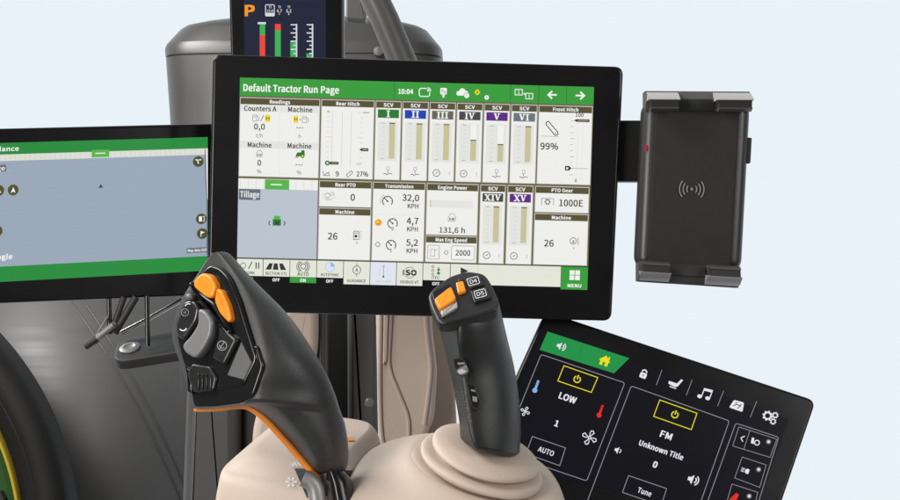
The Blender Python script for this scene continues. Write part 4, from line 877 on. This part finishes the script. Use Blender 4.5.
s6 = Sheet(fF2, ident, .0068); gp = MATS['white_print']; gy = MATS['grey_print']
def mark():
    m = MB(); m.v = [tuple(fF2.world(*v)) for v in s6.mb.v]; m.f = s6.mb.f; m.m = s6.mb.m; m.mats = s6.mb.mats; s6.mb = MB()
    m.build('button_mark', lev, OL, smooth=0)
s6.ring(192, 313, 3.6, .6, gy, 1); s6.text('H', 192, 313, 3, gy, 1); mark()
s6.arc(190, 327.5, 3.6, 20, 150, 1.0, gp, 1); mark()
s6.arc(195.5, 308, 3.5, 200, 300, .7, gp, 1); mark()
s6.base = .0062; s6.ring(228.4, 346, 4.6, .9, gy, 1); s6.stroke([(226, 349), (230.6, 342.6)], 1, gy, 1); s6.arc(228.4, 346, 2.6, 40, 200, .8, gy, 1); mark()
s6.base = .0076; s6.ring(211, 285.5, 2.4, .4, MATS['orange_trim'], 1); mark(); s6.base = .0066; s6.ring(228.5, 303, 2.2, .4, MATS['orange_trim'], 1); mark()
b = MB(); loft(b, [section(s_) for s_ in [(322, 470, 331, 470, 342, 469, 1.17, 1.16, 1.172, 1.18, 0), (324, 482, 336, 484, 352, 480, 1.168, 1.157, 1.172, 1.18, 0), (328, 505, 340, 505, 358, 505, 1.168, 1.155, 1.172, 1.19, 0)]], MATS['gloss_black']); b.build('stem', lev, OL)
b = MB(); tube(b, [P(x, y, 1.158) for x, y in crom([(303, 478), (311, 482), (316, 490), (318, 506)], 5)], .0056, MATS['dull_steel'], 14); b.build('stem_plate', lev, OL)

# ================================================================== RIGHT JOYSTICK
joy = thing('joystick', 'black joystick with D4 and D5 keys rising from a beige rubber boot', 'joystick', loc=P(487, 452, 1.18))
OJ = joy.location.copy()
js = [(430, 299, 462, 300, 497, 297, 1.186, 1.168, 1.18, 1.20), (433, 311, 463, 313, 499.5, 305, 1.178, 1.1515, 1.174, 1.205), (437.5, 322.5, 461, 324, 503, 320, 1.172, 1.148, 1.176, 1.208), (441.5, 337, 460, 342, 507, 337, 1.174, 1.149, 1.18, 1.21), (448.5, 366, 462, 369, 514, 366, 1.178, 1.153, 1.184, 1.212), (454.5, 394, 466, 398, 519, 398, 1.178, 1.153, 1.185, 1.214), (459, 420, 470, 427, 521, 427, 1.178, 1.152, 1.186, 1.214), (460.3, 436, 474, 444, 520, 447, 1.178, 1.152, 1.186, 1.214), (461.5, 440, 478, 450, 519, 453.5, 1.178, 1.1535, 1.186, 1.212), (466, 444, 484, 452, 513, 457.5, 1.178, 1.160, 1.182, 1.205)]
b = MB(); loft(b, [section((*s_, .75), 12, 18, 22) for s_ in crom(js, 5)], MATS['grip_dark']); b.build('grip', joy, OJ, smooth=50)
jbvh = BVHTree.FromPolygons([Vector(v) for v in b.v], b.f)
fG = Frame(P(468, 298, 1.158), P(499, 302, 1.158) - P(432, 310, 1.158), P(468, 272, 1.180) - P(468, 318, 1.149))
head = ((427.6, 295), (434, 287), (450, 275.6), (467, 270.5), (484, 273), (490, 281), (495, 291), (499.5, 303), (497, 309), (470, 317.5), (446, 323.5), (438, 322.5), (431, 307))
fpart('head', head, -.009, .0, .0017, 'grip_dark', .004, joy, fG, OJ)
fpart('roller_window', ((431.5, 293), (450, 283.5), (458.5, 310), (441.5, 319.5)), -.004, .0006, .0005, 'gloss_black', .002, joy, fG, OJ)
fpart('roller', ((434.5, 303), (451.5, 290), (457, 302.5), (440.5, 313)), 0, .004, .0011, 'orange_plastic', .0022, joy, fG, OJ)
fpart('roller_band', ((440.6, 313.4), (457.2, 303), (458, 309), (442.4, 318.2)), 0, .0022, .0008, 'claw_grey', .001, joy, fG, OJ)
fpart('orange_key', ((456, 285), (463.6, 283.4), (466.5, 293.4), (458.4, 296)), 0, .0028, .001, 'orange_plastic', .0013, joy, fG, OJ)
fpart('key', ((465.5, 280), (479.5, 276.5), (484.5, 286.5), (470.5, 290.5)), 0, .0020, .0008, 'grip_dark', .001, joy, fG, OJ, 'key marked D4')
fpart('key', ((470.5, 292.5), (485.5, 288.5), (491.5, 299.5), (474.5, 304.5)), 0, .0020, .0008, 'grip_dark', .001, joy, fG, OJ, 'key marked D5')
fpart('dot_key', ((457.5, 281), (462, 279.6), (463.6, 282), (459, 283.4)), 0, .0018, .0008, 'soft_black', .001, joy, fG, OJ)
ja = R(-15)
mk = lambda ox, oy: (lambda a, b: (ox + a*math.cos(ja) - b*math.sin(ja)*1.1, oy + a*math.sin(ja) + b*math.cos(ja)))
for ox, oy, t in ((473.6, 283.6, 'D4'), (480.6, 296, 'D5')):
    s7 = Sheet(fG, mk(ox, oy), .0021)
    s7.stroke(roundpoly([(-5.6, -3.6), (5.6, -3.6), (5.6, 3.6), (-5.6, 3.6)], 1.4), .55, MATS['white_print'], 1, True); s7.text(t, 0, 0, 3.9, MATS['white_print'], 1, 7.0, -.02)
    m = MB(); m.v = [tuple(fG.world(*v)) for v in s7.mb.v]; m.f = s7.mb.f; m.m = s7.mb.m; m.mats = s7.mb.mats; m.build('key_lettering', joy, OJ, smooth=0)
# side keys and textured flank
for q, nm in ((((457.5, 358), (463.5, 358), (470, 371), (468, 377), (462, 375), (459, 366)), 'side_key'), (((467, 385), (473.5, 386), (480, 402), (476.5, 411), (471, 406), (468.5, 394)), 'side_key')):
    m = MB(); lo = project(jbvh, q, .0002); hi = project(jbvh, q, .0028)
    n = len(q); cc = sum(hi, Vector())/n
    mid = [cc + (h - cc)*.82 + (h-l)*.3 for h, l in zip(hi, lo)]
    loft(m, [lo, hi, mid], MATS['gloss_black'], False, True); m.build(nm, joy, OJ)
m = MB()
for q in (((460.5, 361), (464, 361), (464.6, 363), (461, 363)), ((462.6, 366), (466, 367), (466, 370), (463, 369)), ((470, 389), (474, 390), (474.6, 392), (470.6, 391)), ((471.6, 396), (476, 397), (476, 402), (472, 401))):
    decal(m, jbvh, q, .0036, MATS['grey_print'])
m.build('key_lettering', joy, OJ, smooth=0)
m = MB()
for j in range(10):
    for i in range(5):
        y = 392 + j*3.2; x = 456.4 + j*.62 + i*2.1 + (j % 2)*1.0
        decal(m, jbvh, [(x - .7, y), (x, y - 1.1), (x + .7, y), (x, y + 1.1)], .0003, MATS['rim_grey'])
m.build('flank_texture', joy, OJ, smooth=0)
# boot
e1 = Vector((math.cos(R(18.5)), 0, -math.sin(R(18.5)))); e2b = Vector((.0, math.cos(R(20)), math.sin(R(20)))); e2b = (e2b - e1*e2b.dot(e1)).normalized(); e3 = e1.cross(e2b)
q = 1.18/F
prof = [(28, 4), (40, 3), (50, .6), (54.5, -1.6), (56, -4), (55, -6.4), (49, -8.2), (47, -9.6), (50, -10.8), (58.5, -11.2), (63, -12.6), (64.5, -15.6), (62.5, -18.6), (55, -20.2), (53, -21.6), (56, -23), (65, -23.6), (70, -25.6), (72, -29), (71.5, -34), (70, -44)]
prof = crom(prof, 3)
ctr = P(486.5, 449.5, 1.18)
b = MB(); loft(b, [[ctr + (e1*math.cos(2*math.pi*i/80) + e2b*math.sin(2*math.pi*i/80))*r*q*(1 + .018*math.sin(math.pi*i/20 + h*.12) + .012*math.sin(math.pi*3*i/40 - h*.2)) + e3*q*(h*1.05 + min(1, max(0, -h/10))*(1.3*math.sin(math.pi*i/40 + 1.9) + .5*math.sin(math.pi*i/10 + h*.3))) for i in range(80)] for r, h in reversed(prof)], MATS['beige_soft']); b.build('rubber_boot', joy, OJ, smooth=60)

# ================================================================== BEHIND: posts and trims
def quadbox(name, pts, d, th, mat, label, cat, bev=.003, r=.004, parent=None, fr=None):
    fr_ = Frame(P(sum(p[0] for p in pts)/len(pts), sum(p[1] for p in pts)/len(pts), d), Vector((1, 0, 0)), Vector((0, 0, 1)))
    m = MB(); o_ = fr_.o
    m2 = MB(); slab(m2, roundpoly([fr_.loc(*p) for p in pts], r, 5), -th, 0, bev, MATS[mat], 5)
    m.add([fr_.world(*v) for v in m2.v], m2.f, MATS[mat])
    ob = m.build(name, parent, o_ if not parent else parent.location)
    if not parent: tag(ob, label, cat)
    return ob, fr_
quadbox('door_post', ((190, 270), (239, 270), (240, 640), (176, 640)), 1.78, .06, 'post_grey', 'wide dark grey post standing behind the control lever', 'post', .012, .012)
quadbox('seal_strip', ((241, 270), (262, 270), (262, 640), (241, 640)), 1.80, .02, 'dark_post', 'narrow black seal strip between the dark grey post and the beige strip', 'seal strip', .002)
quadbox('pillar_trim', ((290, 280), (318, 280), (318, 340), (287, 640), (246, 640), (252, 430)), 1.76, .03, 'beige', 'slim plain beige trim strip behind the control lever', 'trim', .008, .01)
quadbox('window_post', ((317, 270), (326, 270), (327, 640), (316, 640)), 1.77, .03, 'post_grey', 'thin grey window post right of the slim beige trim', 'post', .004)
gl, gf = quadbox('window_pane', ((325, 262), (402, 262), (402, 640), (325, 640)), 1.86, .012, 'dark_post', 'dark window pane behind the gap between the beige trims', 'window', .002)
quadbox('window_post', ((347, 262), (376, 262), (378, 640), (348, 640)), 1.83, .02, 'post_grey', 'dark grey window post bordering the wide beige trim', 'post', .006)
m = MB(); o_ = P(369.5, 403, 1.805)
loft(m, [[o_ + Vector((r*math.cos(2*math.pi*i/20), h, r*math.sin(2*math.pi*i/20))) for i in range(20)] for r, h in ((.005, .004), (.005, -.001), (.0035, -.003))], MATS['tube_grey'], True, True)
tag(m.build('screw_cap', None, o_), 'small round grey screw cap on the dark window post', 'screw cap')
# moulded wide trim
tr = thing('pillar_trim', 'wide moulded beige trim panel with grooves beneath the centre monitor', 'trim', loc=P(408, 460, 1.62))
quadbox('cover', ((375, 270), (430, 270), (432, 330), (437, 372), (434, 420), (418, 452), (384, 451), (378, 446)), 1.62, .03, 'beige', '', '', .005, .008, tr)
quadbox('backing', ((400, 262), (448, 262), (462, 520), (376, 520), (377, 440)), 1.66, .02, 'beige', '', '', .004, .006, tr)
for pts in ([(392.5, 280), (390, 330), (389, 366), (398, 392), (407, 415), (408.5, 430), (408, 444)], [(423, 280), (426, 330), (430, 366), (428, 395), (424, 425)], [(381, 300), (379.5, 380), (381.5, 436), (388, 447), (406, 449)]):
    m = MB(); tube(m, [P(x, y, 1.6195) for x, y in crom(pts, 5)], .0022, MATS['beige'], 10); m.build('moulded_rib', tr, tr.location)
# recess edge
m = MB(); fr_ = Frame(P(398, 330, 1.617), Vector((1, 0, 0)), Vector((0, 0, 1)))
m2 = MB(); slab(m2, roundpoly([fr_.loc(*p) for p in ((384, 290), (389.5, 290), (387, 362), (383, 366))], .002, 4), -.004, .0015, .001, MATS['beige'], 3); m.add([fr_.world(*v) for v in m2.v], m2.f, MATS['beige']); m.build('moulded_rib', tr, tr.location)

# ================================================================== BEHIND: bonnet, tube, side sheet, wheel
dB = 3.0
bo = thing('engine_bonnet', 'grey engine bonnet with rounded shoulders behind the monitors', 'bonnet', loc=P(305, 400, dB + .3))
def bon(st, n=64, ex=4.5):
    rings = []
    for lx, rx, y, hd in st:
        m_ = P((lx+rx)/2, y, dB + .13); hx = (rx - lx)/2*(dB + .13)/F; hd = hd*.37; r = []
        for i in range(n):
            t = 2*math.pi*i/n; ct, s_ = math.cos(t), math.sin(t)
            r.append(m_ + Vector((hx*math.copysign(abs(ct)**(2/ex), ct), hd*math.copysign(abs(s_)**(2/ex), s_), 0)))
        rings.append(r)
    return rings
m = MB(); loft(m, bon([(196, 420, 680, .32), (182, 434, 360, .33), (175, 440, 130, .34), (170.5, 443, 62.6, .35), (172, 441.6, 61.6, .345), (170, 443, 60.6, .35), (169.4, 442.5, 53, .35), (171, 440, 49, .345)]), MATS['body_grey'], True, False); m.build('side_shell', bo, bo.location)
m = MB(); loft(m, bon([(171, 440, 49, .345), (184, 428, 34.5, .32), (190, 420, 30.5, .31), (208, 404, 26.4, .28), (235, 376, 22.6, .24), (270, 340, 21, .15)]), MATS['body_grey'], False, True); m.build('top_shell', bo, bo.location)
m = MB(); quadm = P(378.6, 51.4, dB - .012)
loft(m, [[quadm + Vector((r*math.cos(2*math.pi*i/24), h, r*math.sin(2*math.pi*i/24))) for i in range(24)] for r, h in ((.009, .03), (.009, 0), (.0075, -.004), (.004, -.005))], MATS['tube_grey']); m.build('bolt', bo, bo.location)
m = MB(); tube(m, [P(357, -60, 1.75), P(370.5, -10, 1.75), P(385, 20, 1.75), P(408.5, 76, 1.75), P(440, 150, 1.75)], .0138, MATS['tube_grey'], 28)
o_ = P(408, 76, 1.75); tag(m.build('support_tube', None, o_), 'thick grey tube slanting down behind the centre monitor', 'tube')
quadbox('cab_block', ((346, -60), (365.5, -60), (366, 20.4), (346, 18.6)), 1.9, .03, 'tube_grey', 'grey square block right of the upright gauge display', 'bracket', .002, .002)
# curved sheet low left
sp = thing('body_panel', 'broad smooth grey body sheet with thin double lines below the left monitor', 'body panel', loc=P(110, 420, 3.3))
def sheet_pt(x, y):
    u = (x + 60)/280; v = (y - 270)/300
    return P(x, y, 3.35 + .35*(1 - math.cos((v-.6)*1.6)) + .25*u*u - .12*math.sin(u*2.4))
NX, NY = 30, 30; m = MB(); g = []; gb = []
for j in range(NY+1):
    for i in range(NX+1):
        p_ = sheet_pt(-120 + 330*i/NX, 262 + 330*j/NY); g.append(p_); gb.append(p_ + Vector((0, .02, 0)))
n = (NX+1)*(NY+1)
fs = [(j*(NX+1)+i, j*(NX+1)+i+1, (j+1)*(NX+1)+i+1, (j+1)*(NX+1)+i) for j in range(NY) for i in range(NX)]
bd = [i for i in range(NX+1)] + [j*(NX+1)+NX for j in range(1, NY+1)] + [NY*(NX+1)+i for i in range(NX-1, -1, -1)] + [j*(NX+1) for j in range(NY-1, 0, -1)]
m.add(g + gb, fs + [tuple(n + k for k in reversed(f)) for f in fs] + [(bd[k], bd[(k+1) % len(bd)], n + bd[(k+1) % len(bd)], n + bd[k]) for k in range(len(bd))], MATS['panel_grey'])
m.build('sheet', sp, sp.location, smooth=70)
for l0, l1 in (((64, 290), (190, 520)), ((77, 290), (199, 520))):
    m = MB(); tube(m, [sheet_pt(l0[0] + (l1[0]-l0[0])*k/16 + 10*math.sin(k/16*math.pi), l0[1] + (l1[1]-l0[1])*k/16) - Vector((0, .002, 0)) for k in range(17)], .0011, MATS['tube_grey'], 8); m.build('trim_line', sp, sp.location)
# wheel
dW = 3.1; cw = P(-228, 539, dW); q = dW/F
wh = thing('tractor_wheel', 'dark tyre on a green wheel with yellow rim at the lower left corner', 'wheel', loc=cw)
def lathe(pr, n=160):
    m = MB(); loft(m, [[Vector((math.cos(2*math.pi*i/n)*r*q, h, math.sin(2*math.pi*i/n)*r*q)) + cw for i in range(n)] for r, h in pr], pr_mat, False, False); return m
pr_mat = MATS['tyre']; lathe([(252, .02), (253, 0), (262, -.014), (268, -.020), (270, -.0185), (272, -.022), (282, -.024), (291, -.016), (296.5, -.004), (299, .012), (299, .07), (294, .085), (252, .08)]).build('tyre', wh, cw, smooth=50)
pr_mat = MATS['rim_yellow']; lathe([(252, .02), (251.5, -.008), (250, -.012), (247.4, -.011), (246, .0), (245, .05)]).build('rim', wh, cw)
pr_mat = MATS['wheel_green']; lathe([(246, .04), (236, .03), (226, .035), (216, .06), (150, .07), (60, .03), (1, .03)]).build('disc', wh, cw)
for k in range(8):
    a = R(10 + 45*k); m = MB(); c_ = cw + Vector((math.cos(a)*226*q, .03, math.sin(a)*226*q))
    tube(m, [c_, c_ - Vector((0, .02, 0))], .014, MATS['dark_post'], 6); m.build('wheel_nut', wh, cw)

# ================================================================== light, world, camera
w = bpy.data.worlds.new('World'); sc.world = w; w.use_nodes = True
nt = w.node_tree; bg = nt.nodes['Background']
tc = nt.nodes.new('ShaderNodeTexCoord'); sx = nt.nodes.new('ShaderNodeSeparateXYZ'); mr = nt.nodes.new('ShaderNodeMapRange'); mx = nt.nodes.new('ShaderNodeMix'); mx.data_type = 'RGBA'
mr.inputs['From Min'].default_value = -.25; mr.inputs['From Max'].default_value = .55; mr.interpolation_type = 'SMOOTHSTEP'
mx.inputs[6].default_value = (.10, .10, .105, 1); mx.inputs[7].default_value = lin('e9f2f8')
nt.links.new(tc.outputs['Generated'], sx.inputs[0]); nt.links.new(sx.outputs['Y'], mr.inputs['Value']); nt.links.new(mr.outputs['Result'], mx.inputs[0]); nt.links.new(mx.outputs[2], bg.inputs['Color'])
bg.inputs['Strength'].default_value = 1.0
def softbox(name, loc, target, sx_, sy_, power, col=(1, 1, 1)):
    l = bpy.data.lights.new(name, 'AREA'); l.shape = 'RECTANGLE'; l.size = sx_; l.size_y = sy_; l.energy = power; l.color = col
    o = bpy.data.objects.new(name, l); COL.objects.link(o); o.location = loc
    o.rotation_euler = (Vector(target) - Vector(loc)).to_track_quat('-Z', 'Y').to_euler()
softbox('key_softbox', (-1.3, .55, 2.8), (-.05, 1.35, 1.4), 1.0, .8, 32, (1, .97, .93))
softbox('front_softbox', (-1.25, -.3, 1.5), (-.05, 1.4, 1.35), .7, .9, 27, (1, .97, .94))
softbox('fill_softbox', (1.3, .1, 1.9), (.05, 1.3, 1.4), .8, 1.0, 12, (1, .98, .96))
softbox('back_softbox', (-1.4, 2.0, 2.6), (-.2, 3.0, 1.45), .9, .9, 48)
cam = bpy.data.cameras.new('camera'); co = bpy.data.objects.new('camera', cam); COL.objects.link(co)
co.location = CAM; co.rotation_euler = (R(90), 0, 0); cam.lens = 36*F/900; cam.sensor_width = 36; cam.clip_start = .05; cam.clip_end = 200
sc.camera = co
sc.view_settings.view_transform = 'Standard'; sc.view_settings.look = 'None'; sc.view_settings.exposure = 0; sc.view_settings.gamma = 1
